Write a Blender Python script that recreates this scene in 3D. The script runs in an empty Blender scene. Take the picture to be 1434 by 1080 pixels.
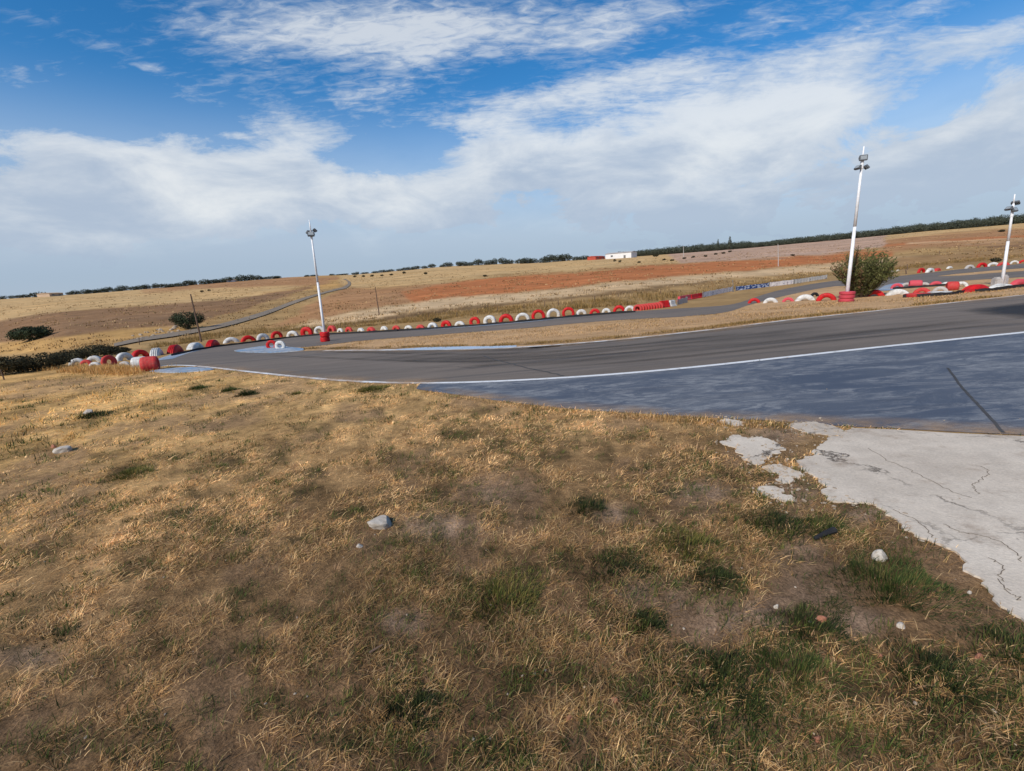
import bpy, bmesh, math, random
import numpy as np
from mathutils import Matrix, Vector
from mathutils.geometry import tessellate_polygon

random.seed(7)
RNG = np.random.default_rng(11)
SC = bpy.context.scene
COL = SC.collection

# ------------------------------------------------------------------ camera frame
F = 650.0                                   # focal length in pixels of the 1434 px wide frame
CX, CY = 717.0, 540.0
dn = np.array([163.0, 2810.0, 650.0]); dn /= np.linalg.norm(dn)
UP = -dn
fw = np.array([0, 0, 1.0])
YW = fw - fw.dot(dn) * dn; YW /= np.linalg.norm(YW)
XW = np.cross(YW, UP)
npl = np.array([0.093, 1.0, 126.0 / F])     # normal of the gently sloping circuit ground, camera axes
nw = np.array([npl @ XW, npl @ YW, npl @ UP])
CAMZ = -1.7 / nw[2]
PA, PB = -nw[0] / nw[2], -nw[1] / nw[2]     # circuit ground: z = PA*x + PB*y


def ray(px, py):
    c = np.array([(px - CX) / F, (py - CY) / F, 1.0])
    return np.array([c @ XW, c @ YW, c @ UP])


def az_slope(px, py):
    d = ray(px, py)
    return math.atan2(d[0], d[1]), d[2] / math.hypot(d[0], d[1])


def on_plane(px, py):
    d = ray(px, py)
    t = CAMZ / (PA * d[0] + PB * d[1] - d[2])
    return d[0] * t, d[1] * t


# where the level circuit ends and the fields start to rise
R0PX = [(-300, 524), (-150, 514), (0, 500), (100, 497), (200, 487), (300, 475), (400, 463), (500, 457.5), (600, 449), (700, 440.5),
        (800, 434), (900, 425.5), (1000, 409), (1100, 394), (1160, 385.5), (1250, 379), (1300, 374), (1350, 369.5), (1434, 361),
        (1560, 351), (1700, 340)]
_r0 = []
for p in R0PX:
    x, y = on_plane(*p)
    _r0.append((math.atan2(x, y), math.hypot(x, y)))
_r0 = np.array(_r0)
RIDGE = [(-300, 438), (-150, 428), (0, 419), (100, 412.5), (200, 405), (300, 396.5), (400, 388.5), (450, 386), (500, 384.5), (560, 379),
         (620, 373.5), (700, 369.5), (760, 367.5), (830, 362), (900, 358), (960, 353.5), (1000, 350.5), (1040, 347.5), (1100, 342),
         (1150, 337.5), (1200, 333), (1260, 327), (1300, 323), (1360, 318.5), (1434, 312), (1600, 298), (1700, 289)]
_rg = np.array([az_slope(*p) for p in RIDGE])


def smooth_interp(th, a, b):
    return (np.interp(th - .012, a, b) + 2 * np.interp(th, a, b) + np.interp(th + .012, a, b)) / 4


def terrain(x, y):
    """height of the land at world x, y (arrays)"""
    x = np.asarray(x, float); y = np.asarray(y, float)
    r = np.hypot(x, y) + 1e-9
    th = np.arctan2(x, y)
    thc = np.clip(th, -1.05, 1.05)
    zp = PA * x + PB * y
    r0 = smooth_interp(thc, _r0[:, 0], _r0[:, 1])
    eR = smooth_interp(thc, _rg[:, 0], _rg[:, 1])
    R = 400 + 90 * np.exp(-((thc - .05) / .35) ** 2)
    sx, sy = np.sin(th), np.cos(th)
    z0 = r0 * (PA * sx + PB * sy)
    zR = CAMZ + eR * R
    t = (r - r0) / (R - r0)
    zi = z0 + (zR - z0) * t
    zi = np.where(r > R, zR - .012 * (r - R), zi)
    k = .12
    h = np.maximum(k - np.abs(zp - zi), 0) / k
    zm = np.where(r < r0 - 6, zp, np.maximum(zp, zi) + h * h * k * .25)
    far = np.abs(th) > 1.05
    return np.where(far & (r > 30), np.minimum(zm, CAMZ + 6), zm)


def tz(x, y):
    return float(terrain(x, y))


def at(px, py):
    """point of the land seen at a pixel of the photograph"""
    d = ray(px, py); m = d[2] / math.hypot(d[0], d[1])
    h = math.hypot(d[0], d[1]); ux, uy = d[0] / h, d[1] / h
    rs = np.geomspace(.6, 520, 900)
    e = (terrain(ux * rs, uy * rs) - CAMZ) / rs
    i = np.argmax(e >= m)
    if e[i] < m: r = rs[-1]
    elif i == 0: r = rs[0]
    else:
        lo, hi = rs[i - 1], rs[i]
        for _ in range(30):
            mid = (lo + hi) / 2
            if (tz(ux * mid, uy * mid) - CAMZ) / mid >= m: hi = mid
            else: lo = mid
        r = hi
    x, y = ux * r, uy * r
    return Vector((x, y, tz(x, y)))


def depth(p):
    v = np.array([p[0], p[1], p[2] - CAMZ])
    fwd = np.array([XW[2], YW[2], UP[2]])
    return float(v @ fwd)


def project(P):
    v = P - np.array([0, 0, CAMZ])
    cx = v @ np.array([XW[0], YW[0], UP[0]]); cy = v @ np.array([XW[1], YW[1], UP[1]]); cz = v @ np.array([XW[2], YW[2], UP[2]])
    cz = np.where(np.abs(cz) < 1e-6, 1e-6, cz)
    return np.where(cz > .01, CX + F * cx / cz, -9999), np.where(cz > .01, CY + F * cy / cz, -9999)


def in_poly(px, py, poly):
    ins = np.zeros(px.shape, bool)
    n = len(poly)
    for i in range(n):
        x1, y1 = poly[i][:2]; x2, y2 = poly[(i + 1) % n][:2]
        if y1 == y2: continue
        c = ((y1 > py) != (y2 > py)) & (px < (x2 - x1) * (py - y1) / (y2 - y1) + x1)
        ins ^= c
    return ins


# ------------------------------------------------------------------ noise for building
_perm = np.random.default_rng(3).random((256, 256))


def vnoise(x, y):
    xi = np.floor(x).astype(int); yi = np.floor(y).astype(int)
    fx = x - xi; fy = y - yi
    fx = fx * fx * (3 - 2 * fx); fy = fy * fy * (3 - 2 * fy)
    a = _perm[xi & 255, yi & 255]; b = _perm[(xi + 1) & 255, yi & 255]
    c = _perm[xi & 255, (yi + 1) & 255]; d = _perm[(xi + 1) & 255, (yi + 1) & 255]
    return (a * (1 - fx) + b * fx) * (1 - fy) + (c * (1 - fx) + d * fx) * fy


def fbm(x, y, s, oc=4, off=0.0):
    v = 0; a = .5; t = 0
    for i in range(oc):
        v = v + a * vnoise(x * s + 17.3 * i + off, y * s - 9.1 * i + off * 1.7); t += a
        a *= .5; s *= 2.03
    return v / t


# ------------------------------------------------------------------ materials
def lin(r, g, b):
    f = lambda c: c / 12.92 if c <= .04045 else ((c + .055) / 1.055) ** 2.4
    return (f(r / 255), f(g / 255), f(b / 255))


class NT:
    def __init__(s, name):
        s.m = bpy.data.materials.new(name); s.m.use_nodes = True
        s.t = s.m.node_tree; s.n = s.t.nodes; s.l = s.t.links
        s.b = s.n['Principled BSDF']; s.b.inputs['Roughness'].default_value = .9
        s.b.inputs['Specular IOR Level'].default_value = .25
        s.oc = None

    def coord(s, scale=(1, 1, 1), rot=0.0):
        if s.oc is None: s.oc = s.n.new('ShaderNodeTexCoord')
        mp = s.n.new('ShaderNodeMapping'); mp.inputs['Scale'].default_value = scale
        mp.inputs['Rotation'].default_value = (0, 0, rot)
        s.l.new(s.oc.outputs['Object'], mp.inputs['Vector'])
        return mp.outputs[0]

    def noise(s, scale, detail=6, rough=.6, vec=None, dist=0.0):
        n = s.n.new('ShaderNodeTexNoise'); n.inputs['Scale'].default_value = scale
        n.inputs['Detail'].default_value = detail; n.inputs['Roughness'].default_value = rough
        n.inputs['Distortion'].default_value = dist
        s.l.new(vec if vec is not None else s.coord(), n.inputs['Vector'])
        return n.outputs['Fac']

    def ramp(s, fac, stops):
        r = s.n.new('ShaderNodeValToRGB')
        e = r.color_ramp.elements
        while len(e) < len(stops): e.new(.5)
        for i, (p, c) in enumerate(stops):
            e[i].position = p
            e[i].color = (c, c, c, 1) if isinstance(c, (int, float)) else (*c[:3], 1)
        s.l.new(fac, r.inputs[0]); return r.outputs[0]

    def mix(s, fac, a, b, blend='MIX'):
        m = s.n.new('ShaderNodeMix'); m.data_type = 'RGBA'; m.blend_type = blend
        for v, i in ((fac, 0), (a, 6), (b, 7)):
            if isinstance(v, (int, float)): m.inputs[i].default_value = v if i == 0 else (v, v, v, 1)
            elif isinstance(v, tuple): m.inputs[i].default_value = (*v[:3], 1)
            else: s.l.new(v, m.inputs[i])
        return m.outputs[2]

    def math(s, op, a, b=0.0, c=0.0, clamp=False):
        m = s.n.new('ShaderNodeMath'); m.operation = op; m.use_clamp = clamp
        for i, v in enumerate((a, b, c)):
            if isinstance(v, (int, float)): m.inputs[i].default_value = v
            else: s.l.new(v, m.inputs[i])
        return m.outputs[0]

    def attr(s, name):
        a = s.n.new('ShaderNodeAttribute'); a.attribute_name = name
        return a.outputs['Color'], a.outputs['Alpha']

    def color(s, c):
        if isinstance(c, tuple): s.b.inputs['Base Color'].default_value = (*c[:3], 1)
        else: s.l.new(c, s.b.inputs['Base Color'])

    def bump(s, h, strength=.4, dist=.02):
        b = s.n.new('ShaderNodeBump'); b.inputs['Strength'].default_value = strength; b.inputs['Distance'].default_value = dist
        s.l.new(h, b.inputs['Height']); s.l.new(b.outputs[0], s.b.inputs['Normal'])


def painted(name, rgb, dirt=(.25, .2, .15), amt=.6, rough=.6, scale=6.0):
    t = NT(name)
    n = t.noise(scale, 8, .7); n2 = t.noise(scale * 5, 4, .6)
    f = t.ramp(n, [(.42, 0.0), (.75, amt)])
    c = t.mix(f, rgb, dirt)
    c = t.mix(.5, c, t.ramp(n2, [(.3, .7), (.7, 1.15)]), 'MULTIPLY')
    t.color(c); t.b.inputs['Roughness'].default_value = rough
    t.bump(n2, .3, .01)
    return t.m


M = {}
M['red'] = painted('red_paint', lin(208, 28, 30), lin(60, 36, 32), .75, .55, 3.0)
M['red_faded'] = painted('faded_red_paint', lin(196, 52, 52), lin(170, 110, 95), .7, .7)
M['pink'] = painted('pale_red_paint', lin(205, 70, 84), lin(170, 120, 110), .5, .7)
M['white'] = painted('white_paint', (.72, .71, .67), lin(104, 96, 86), .7, .6, 3.0)
M['mast'] = painted('white_mast_paint', (.8, .8, .8), lin(205, 203, 198), .1, .4, 2.0)
M['grey_white'] = painted('weathered_white', lin(190, 184, 178), lin(120, 112, 104), .7, .8)
M['rubber'] = painted('black_rubber', (.018, .018, .02), (.06, .055, .05), .5, .7)
M['housing'] = painted('dark_housing', (.11, .12, .13), (.2, .2, .2), .4, .4)
M['lens'] = painted('lamp_glass', (.32, .35, .36), (.2, .2, .2), .3, .12)
M['wood'] = painted('old_wood', lin(112, 92, 78), lin(60, 48, 40), .7, .9, 3.0)
M['steel'] = painted('weathered_steel', lin(120, 118, 115), lin(90, 70, 55), .6, .6, 4.0)
M['stone'] = painted('pale_stone', lin(196, 186, 172), lin(120, 102, 80), .85, .95, 3.0)
M['field_stone'] = painted('field_stone', lin(176, 160, 140), lin(110, 92, 75), .6, .95, 3.0)
M['brick'] = painted('broken_brick', lin(168, 112, 88), lin(110, 80, 62), .8, .95, 6.0)
M['wall'] = painted('white_render', lin(226, 226, 224), lin(190, 180, 170), .3, .8, .3)
M['tan_wall'] = painted('tan_render', lin(196, 172, 146), lin(140, 120, 100), .4, .9, .3)
M['roof'] = painted('red_roof', lin(184, 84, 66), lin(130, 70, 60), .4, .8, .4)
M['blue_banner'] = None
M['bark'] = painted('bark', lin(84, 70, 58), lin(50, 42, 36), .6, .95, 4.0)


def banner_mat(name, ground, mark, sx, lo=.5):
    """sheet with worn blotchy printing nobody can read"""
    t = NT(name)
    n = t.noise(1.0, 2, .5, t.coord((sx, sx, 5.5)))
    f = t.ramp(n, [(lo, 0.0), (lo + .05, .9)])
    w = t.noise(2.2, 5, .7)
    c = t.mix(f, ground, mark)
    c = t.mix(t.ramp(w, [(.55, 0.0), (.75, .4)]), c, lin(200, 188, 176))
    t.color(c); t.b.inputs['Roughness'].default_value = .7
    return t.m


M['blue_banner'] = banner_mat('blue_banner_print', lin(44, 74, 128), lin(188, 196, 212), 2.2, .5)
M['white_banner'] = banner_mat('white_banner_print', lin(236, 228, 222), lin(170, 160, 164), 2.6, .56)
M['cream_banner'] = banner_mat('cream_banner_print', lin(238, 230, 214), lin(60, 68, 90), 1.3, .62)


def leaf_mat(name, c1, c2, trans=.25):
    t = NT(name)
    i = t.n.new('ShaderNodeNewGeometry')
    c = t.mix(i.outputs['Random Per Island'], c1, c2)
    n = t.noise(.9, 3, .5)
    c = t.mix(.6, c, t.ramp(n, [(.35, .55), (.65, 1.3)]), 'MULTIPLY')
    t.color(c)
    t.b.inputs['Specular IOR Level'].default_value = .15
    tr = t.n.new('ShaderNodeBsdfTranslucent'); t.l.new(c, tr.inputs[0])
    ms = t.n.new('ShaderNodeMixShader'); ms.inputs[0].default_value = trans
    t.l.new(t.b.outputs[0], ms.inputs[1]); t.l.new(tr.outputs[0], ms.inputs[2])
    t.l.new(ms.outputs[0], t.n['Material Output'].inputs[0])
    return t.m


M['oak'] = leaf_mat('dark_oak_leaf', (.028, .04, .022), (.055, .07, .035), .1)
M['oak_far'] = leaf_mat('far_oak_leaf', (.055, .066, .05), (.11, .12, .082), .1)  # lighter leaf: distance haze is put into the colour
M['bush'] = leaf_mat('bush_leaf', (.13, .15, .05), (.28, .27, .1), .45)
M['bush_red'] = leaf_mat('dry_bush_leaf', (.2, .11, .06), (.3, .19, .09), .25)
M['scrub'] = leaf_mat('dark_scrub_leaf', (.03, .032, .018), (.07, .06, .032), .12)


def attr_leaf(name, trans=.3):
    t = NT(name)
    c, a = t.attr('tint')
    t.color(c); t.b.inputs['Specular IOR Level'].default_value = .2; t.b.inputs['Roughness'].default_value = .7
    tr = t.n.new('ShaderNodeBsdfTranslucent'); t.l.new(c, tr.inputs[0])
    ms = t.n.new('ShaderNodeMixShader'); ms.inputs[0].default_value = trans
    t.l.new(t.b.outputs[0], ms.inputs[1]); t.l.new(tr.outputs[0], ms.inputs[2])
    t.l.new(ms.outputs[0], t.n['Material Output'].inputs[0])
    return t.m


M['grass'] = attr_leaf('grass_blade')

# ------------------------------------------------------------------ object helpers


def link(name, me, mat=None, parent=None, smooth=False):
    o = bpy.data.objects.new(name, me); COL.objects.link(o)
    if mat is not None:
        for m in (mat if isinstance(mat, (list, tuple)) else [mat]): me.materials.append(m)
    if parent is not None: o.parent = parent
    if smooth:
        me.polygons.foreach_set('use_smooth', [True] * len(me.polygons))
    return o


def from_bm(name, bm, mat=None, parent=None, smooth=False):
    me = bpy.data.meshes.new(name); bm.normal_update(); bm.to_mesh(me); bm.free()
    return link(name, me, mat, parent, smooth)


def tag(o, label, cat, group=None):
    o['label'] = label; o['category'] = cat
    if group: o['group'] = group
    return o


def struct(o):
    o['kind'] = 'structure'; return o


def empty(name, loc, rz=0.0):
    o = bpy.data.objects.new(name, None); COL.objects.link(o)
    o.location = loc; o.rotation_euler = (0, 0, rz); o.empty_display_size = .2
    return o


def copy_tree(o, parent=None):
    c = o.copy(); COL.objects.link(c)
    if parent is not None: c.parent = parent
    for ch in list(o.children): copy_tree(ch, c)
    return c


def np_mesh(name, V, faces_flat, loop_tot, mat=None, tint=None):
    me = bpy.data.meshes.new(name)
    nv = len(V); nf = len(loop_tot)
    me.vertices.add(nv); me.vertices.foreach_set('co', np.ascontiguousarray(V, np.float32).ravel())
    me.loops.add(len(faces_flat)); me.loops.foreach_set('vertex_index', np.ascontiguousarray(faces_flat, np.int32))
    me.polygons.add(nf)
    st = np.concatenate(([0], np.cumsum(loop_tot)[:-1])).astype(np.int32)
    me.polygons.foreach_set('loop_start', st)
    try: me.polygons.foreach_set('loop_total', np.asarray(loop_tot, np.int32))
    except Exception: pass
    me.update(calc_edges=True)
    if tint is not None:
        a = me.color_attributes.new('tint', 'FLOAT_COLOR', 'POINT')
        c = np.ones((nv, 4), np.float32); c[:, :tint.shape[1]] = tint
        a.data.foreach_set('color', c.ravel())
    return link(name, me, mat)


def cyl(bm, p0, p1, r0, r1, n=12, caps=True):
    p0 = Vector(p0); p1 = Vector(p1); d = (p1 - p0)
    q = d.to_track_quat('Z', 'Y')
    a = []; b = []
    for i in range(n):
        t = 2 * math.pi * i / n
        v = q @ Vector((math.cos(t), math.sin(t), 0))
        a.append(bm.verts.new(p0 + v * r0)); b.append(bm.verts.new(p1 + v * r1))
    for i in range(n):
        bm.faces.new((a[i], a[(i + 1) % n], b[(i + 1) % n], b[i]))
    if caps:
        bm.faces.new(list(reversed(a))); bm.faces.new(b)


def box(bm, c, s, rot=None, bevel=0.0):
    mat = Matrix.Translation(c) @ (rot.to_matrix().to_4x4() if rot is not None else Matrix.Identity(4)) @ Matrix.Diagonal((*s, 1))
    r = bmesh.ops.create_cube(bm, size=1, matrix=mat)
    if bevel:
        es = list({e for v in r['verts'] for e in v.link_edges})
        bmesh.ops.bevel(bm, geom=es, offset=bevel, segments=2, affect='EDGES')


def lathe(bm, prof, n=40, closed=True):
    """profile of (radius, z) revolved about Z"""
    rings = []
    for i in range(n):
        t = 2 * math.pi * i / n
        rings.append([bm.verts.new((r * math.cos(t), r * math.sin(t), z)) for r, z in prof])
    m = len(prof)
    for i in range(n):
        A, B = rings[i], rings[(i + 1) % n]
        for j in range(m if closed else m - 1):
            bm.faces.new((A[j], B[j], B[(j + 1) % m], A[(j + 1) % m]))


def tyre_bm(R, hole, W, n=44, gd=.07):
    """a whole tyre, axis along Z, centred at the origin"""
    bm = bmesh.new(); h = W / 2
    th = R - hole
    prof = [(hole, -h * .62), (hole + th * .12, -h * .86), (hole + th * .5, -h), (hole + th * .82, -h * .9), (R - th * .03, -h * .66)]
    for g in (-.42, 0.0, .42):
        w = .05
        prof += [(R, h * (g - w - .08)), (R - th * gd, h * (g - w)), (R - th * gd, h * (g + w)), (R, h * (g + w + .08))]
    prof += [(R - th * .03, h * .66), (hole + th * .82, h * .9), (hole + th * .5, h), (hole + th * .12, h * .86), (hole, h * .62)]
    lathe(bm, prof, n)
    return bm


_tyres = {}


def tyre_mesh(hole, wid, mat):
    k = (hole, wid, mat)
    if k not in _tyres:
        bm = tyre_bm(1.0, hole, wid, gd=.025 if wid >= .6 else .07)
        me = bpy.data.meshes.new('tyre'); bm.normal_update(); bm.to_mesh(me); bm.free()
        me.materials.append(M[mat])
        me.polygons.foreach_set('use_smooth', [True] * len(me.polygons))
        _tyres[k] = me
    return _tyres[k]


# ------------------------------------------------------------------ the land
NEAR_LINE = [(1600, 450), (1434, 467), (1300, 480.5), (1200, 491), (1100, 502), (1000, 513), (900, 522.5), (800, 530), (700, 535.3), (650, 537),
             (600, 538), (550, 537.6), (500, 535.8), (450, 532.3), (400, 527.5), (350, 522), (320, 518.5), (290, 515), (265, 512.8), (240, 512), (222, 513.5)]
BACK_OUT = [(213, 506), (240, 496.5), (270, 490), (300, 484.5), (350, 478.5), (400, 472.5), (450, 468), (500, 465.5), (550, 463),
            (600, 460), (650, 456.5), (700, 452.5), (740, 449), (780, 445), (830, 440.5), (890, 436), (960, 431.5), (1010, 428.5), (1035, 424.5),
            (1060, 415.5), (1085, 408), (1110, 402.5), (1160, 394), (1200, 390.5), (1240, 388.5), (1290, 383.5), (1340, 377.5), (1390, 373), (1434, 369.5), (1600, 355)]
INFIELD = [(1580, 398), (1434, 413), (1300, 427.5), (1200, 438), (1100, 448.5), (1000, 461), (950, 466.5), (900, 472), (850, 477), (800, 481), (750, 484.5),
           (700, 487), (640, 488.6), (560, 489.5), (500, 490), (440, 491), (400, 493.5), (370, 494.5), (335, 493), (328, 491.5), (345, 488.5), (375, 485), (408, 486.5),
           (430, 486), (460, 483), (500, 478), (540, 474.5), (600, 470), (650, 466), (700, 462.5), (750, 458.5), (800, 453.5), (850, 449.5), (900, 446.5),
           (950, 444), (1000, 440), (1025, 435.5), (1045, 428.5), (1065, 423), (1088, 417), (1112, 411.5), (1140, 405.5), (1170, 401), (1200, 401), (1224, 406),
           (1238, 407.5), (1262, 404.5), (1300, 400.5), (1330, 397), (1350, 393), (1434, 388), (1580, 375)]
ISLAND = [(1312, 387), (1340, 383.5), (1390, 379), (1434, 375.5), (1560, 364.5), (1560, 367), (1434, 379.5), (1390, 382.5), (1345, 386)]
APRON_LOW = [(583, 545), (600, 548), (640, 553), (700, 562), (760, 569), (800, 573), (860, 577.5), (920, 581), (980, 585), (1040, 587.5), (1100, 591),
             (1180, 597.5), (1250, 600), (1340, 605.5), (1434, 609.5), (1600, 617)]
SLAB = [(1640, 627), (1434, 612.5), (1340, 608.5), (1250, 603), (1195, 601), (1187, 604), (1178, 612), (1160, 618), (1149, 626), (1140, 631), (1127, 641),
        (1118, 650), (1128, 660), (1141, 667), (1146, 676), (1151, 687), (1158, 701), (1185, 704), (1212, 706), (1227, 711), (1241, 717), (1252, 727),
        (1262, 735), (1280, 751), (1301, 758), (1318, 765), (1332, 771), (1344, 781), (1355, 790), (1348, 800), (1364, 808), (1379, 815),
        (1384, 826), (1392, 838), (1410, 855), (1434, 872), (1500, 905), (1700, 980)]
PATCHES = [[(1108, 593), (1130, 591.5), (1153, 594), (1170, 599), (1182, 604), (1175, 611), (1160, 611.5), (1138, 608), (1122, 606), (1112, 601)],
           [(1021, 613), (1030, 610), (1040, 613), (1055, 613.5), (1075, 615), (1090, 622), (1101, 629), (1094, 635), (1079, 641), (1070, 647), (1060, 652), (1050, 648), (1038, 641), (1030, 634), (1023, 626)],
           [(1068, 654), (1082, 651), (1094, 651), (1108, 656), (1118, 661), (1120, 670), (1110, 675), (1097, 678), (1091, 671), (1088, 664), (1076, 661)],
           [(1062, 683), (1074, 681.5), (1086, 682), (1098, 688), (1110, 696), (1113, 703), (1100, 704), (1088, 699), (1075, 697), (1066, 691)],
           [(1008, 589), (1022, 587.8), (1035, 590), (1045, 592), (1036, 597), (1026, 597), (1014, 594)]]


def plane_pts(pix, sub=4):
    """smooth closed or open chain of pixels -> ground points"""
    P = np.array([on_plane(*p) for p in pix])
    return P


def catmull(P, sub=4, closed=False):
    n = len(P); out = []
    rng = range(n if closed else n - 1)
    for i in rng:
        p0 = P[(i - 1) % n] if closed or i > 0 else P[0]
        p1 = P[i]; p2 = P[(i + 1) % n]
        p3 = P[(i + 2) % n] if closed or i + 2 < n else P[-1]
        for k in range(sub):
            t = k / sub
            # centripetal-ish via chord blending keeps uneven spacing calm
            a = .5 * ((2 * p1) + (-p0 + p2) * t + (2 * p0 - 5 * p1 + 4 * p2 - p3) * t * t + (-p0 + 3 * p1 - 3 * p2 + p3) * t ** 3)
            l = p1 + (p2 - p1) * t
            out.append(.5 * a + .5 * l)
    if not closed: out.append(P[-1])
    return np.array(out)


def relax(P, it=2):
    P = P.copy()
    for _ in range(it): P[1:-1] = .5 * P[1:-1] + .25 * (P[:-2] + P[2:])
    return P


near_l = relax(catmull(plane_pts(NEAR_LINE)), 3)
back_o = relax(catmull(plane_pts(BACK_OUT)), 3)
infield = catmull(plane_pts(INFIELD), 3)
island = catmull(plane_pts(ISLAND), 3, True)
apron_low = relax(catmull(plane_pts(APRON_LOW)), 2)


def jag(P, amp, seed, closed=True, sub=5):
    """break an outline up like crumbled concrete (midpoint displacement)"""
    r = np.random.default_rng(seed); P = [np.array(p) for p in P]
    for lev in range(4):
        out = []; n = len(P)
        for i in range(n if closed else n - 1):
            a, b = P[i], P[(i + 1) % n]; out.append(a); d = b - a; L = np.linalg.norm(d)
            if L > .035: out.append((a + b) / 2 + np.array([-d[1], d[0]]) * r.normal(0, amp))
        if not closed: out.append(P[-1])
        P = out
    return np.array(P)


slab = plane_pts(SLAB)
slab = np.concatenate([jag(slab[5:-1], .17, 5, False), slab[-1:], slab[:5]])
patches = [jag(plane_pts(p), .2, 20 + i) for i, p in enumerate(PATCHES)]


def sheet(name, loops, dz, mat, edge=0.0):
    """flat sheet on the circuit ground; first loop outer, the others holes"""
    L3 = [[Vector((p[0], p[1], 0)) for p in l] for l in loops]
    tris = tessellate_polygon(L3)
    flat = [p for l in loops for p in l]
    bm = bmesh.new()
    vs = [bm.verts.new((p[0], p[1], PA * p[0] + PB * p[1] + dz)) for p in flat]
    for t in tris:
        try:
            f = bm.faces.new([vs[i] for i in t])
        except ValueError:
            continue
    bm.normal_update()
    for f in bm.faces:
        if f.normal.z < 0: f.normal_flip()
    if edge:
        be = [e for e in bm.edges if len(e.link_faces) == 1]
        r = bmesh.ops.extrude_edge_only(bm, edges=be)
        for v in [g for g in r['geom'] if isinstance(g, bmesh.types.BMVert)]: v.co.z -= edge
    return from_bm(name, bm, mat)


def ribbon(name, A, B, dz, mat, zf=None):
    bm = bmesh.new()
    zf = zf or (lambda x, y: PA * x + PB * y)
    va = [bm.verts.new((p[0], p[1], zf(p[0], p[1]) + dz)) for p in A]
    vb = [bm.verts.new((p[0], p[1], zf(p[0], p[1]) + dz)) for p in B]
    for i in range(len(A) - 1):
        f = bm.faces.new((va[i], va[i + 1], vb[i + 1], vb[i]))
    bm.normal_update()
    for f in bm.faces:
        if f.normal.z < 0: f.normal_flip()
    return from_bm(name, bm, mat)


def offset(P, d):
    """offset a chain sideways (left positive) by d, d may be an array"""
    T = np.gradient(P, axis=0); T /= np.linalg.norm(T, axis=1)[:, None] + 1e-9
    N = np.stack([-T[:, 1], T[:, 0]], 1)
    return P + N * np.asarray(d).reshape(-1, 1) if np.ndim(d) else P + N * d


# --- colours of the land, painted as a land-use map
LAND = {
    'straw': lin(200, 165, 116), 'gold': lin(190, 150, 95), 'brown': lin(142, 110, 80), 'rust': lin(170, 128, 90), 'orange': lin(182, 116, 74),
    'pale': lin(205, 174, 134), 'scrub': lin(156, 124, 86), 'pink': lin(186, 154, 130), 'verge': lin(168, 136, 92), 'dark': lin(118, 94, 68),
    'infield': lin(198, 160, 118), 'lawn': lin(150, 112, 70), 'soil': lin(128, 98, 76)}
FIELDS = [
    ('gold', [(-400, 400), (500, 380), (470, 402), (430, 408), (400, 416), (330, 436), (250, 463), (170, 478), (60, 492), (-400, 525)]),
    ('straw', [(-400, 400), (430, 380), (420, 402), (330, 418), (260, 425), (120, 436), (60, 442), (0, 452), (-400, 480)]),
    ('brown', [(-400, 478), (0, 450), (60, 440), (120, 435), (200, 429), (250, 424), (330, 418), (400, 406), (440, 398), (425, 409), (395, 418), (350, 430), (300, 446), (262, 456), (200, 459), (100, 471), (0, 480), (-400, 505)]),
    ('rust', [(200, 404), (330, 393), (400, 387), (470, 386), (478, 392), (450, 398), (420, 400), (330, 402), (260, 406), (200, 410)]),
    ('straw', [(470, 372), (600, 360), (700, 350), (860, 340), (960, 340), (960, 366), (880, 372), (800, 380), (700, 384), (640, 392), (560, 401), (500, 402), (478, 398)]),
    ('rust', [(370, 460), (400, 448), (440, 425), (480, 403), (520, 403), (560, 401), (640, 394), (640, 414), (560, 426), (500, 436), (450, 447), (420, 452)]),
    ('orange', [(560, 412), (600, 402), (640, 395), (700, 387), (800, 382), (850, 377), (900, 373), (950, 370), (1000, 366), (1060, 363), (1100, 360), (1170, 356), (1250, 350),
                (1250, 360), (1160, 369), (1100, 373), (1050, 378), (1000, 383), (950, 388), (900, 393), (850, 396.5), (760, 406), (640, 416), (580, 424)]),
    ('pink', [(930, 352), (1000, 346), (1100, 335), (1260, 318), (1260, 345), (1170, 356), (1100, 360), (1000, 366), (950, 368)]),
    ('pale', [(400, 462), (440, 449), (500, 437), (560, 427), (640, 416), (700, 411), (760, 407), (860, 397), (1000, 384), (1100, 374), (1160, 369), (1250, 362), (1434, 352), (1434, 357), (1250, 370), (1160, 380),
              (1000, 393), (860, 409), (760, 419), (640, 431), (560, 441), (500, 451), (440, 458)]),
    ('dark', [(380, 466), (440, 458.5), (500, 451.5), (560, 441.5), (640, 431.5), (760, 419.5), (860, 409.5), (1000, 393.5), (1000, 396), (860, 412), (760, 422.5), (640, 436), (560, 446), (500, 456), (440, 464)]),
    ('straw', [(1240, 320), (1434, 300), (1600, 290), (1600, 312), (1434, 322), (1300, 330), (1240, 338)]),
    ('rust', [(1240, 336), (1300, 329), (1434, 320), (1600, 308), (1600, 330), (1434, 338), (1300, 348), (1240, 354)]),
    ('orange', [(1240, 342), (1300, 337), (1434, 328), (1600, 316), (1600, 321), (1434, 333), (1300, 342), (1240, 347)]),
    ('pale', [(1270, 340), (1434, 334), (1434, 336.5), (1270, 343)]),
    ('scrub', [(1240, 364), (1434, 342), (1600, 330), (1600, 350), (1434, 362), (1350, 372), (1240, 382)]),
    ('brown', [(1380, 343), (1434, 338), (1600, 326), (1600, 336), (1434, 346), (1380, 349)]),
]
BARE = [(1150, 820, 75, 40), (1080, 860, 60, 30), (1000, 870, 60, 35), (950, 840, 40, 25), (1120, 775, 45, 18), (30, 920, 60, 20), (1200, 870, 60, 25), (620, 740, 70, 25),
        (860, 720, 40, 14), (700, 690, 60, 18), (980, 690, 50, 16), (1220, 720, 50, 14), (1090, 610, 60, 16), (560, 870, 40, 20), (900, 830, 40, 20), (1120, 690, 30, 20)]
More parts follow.
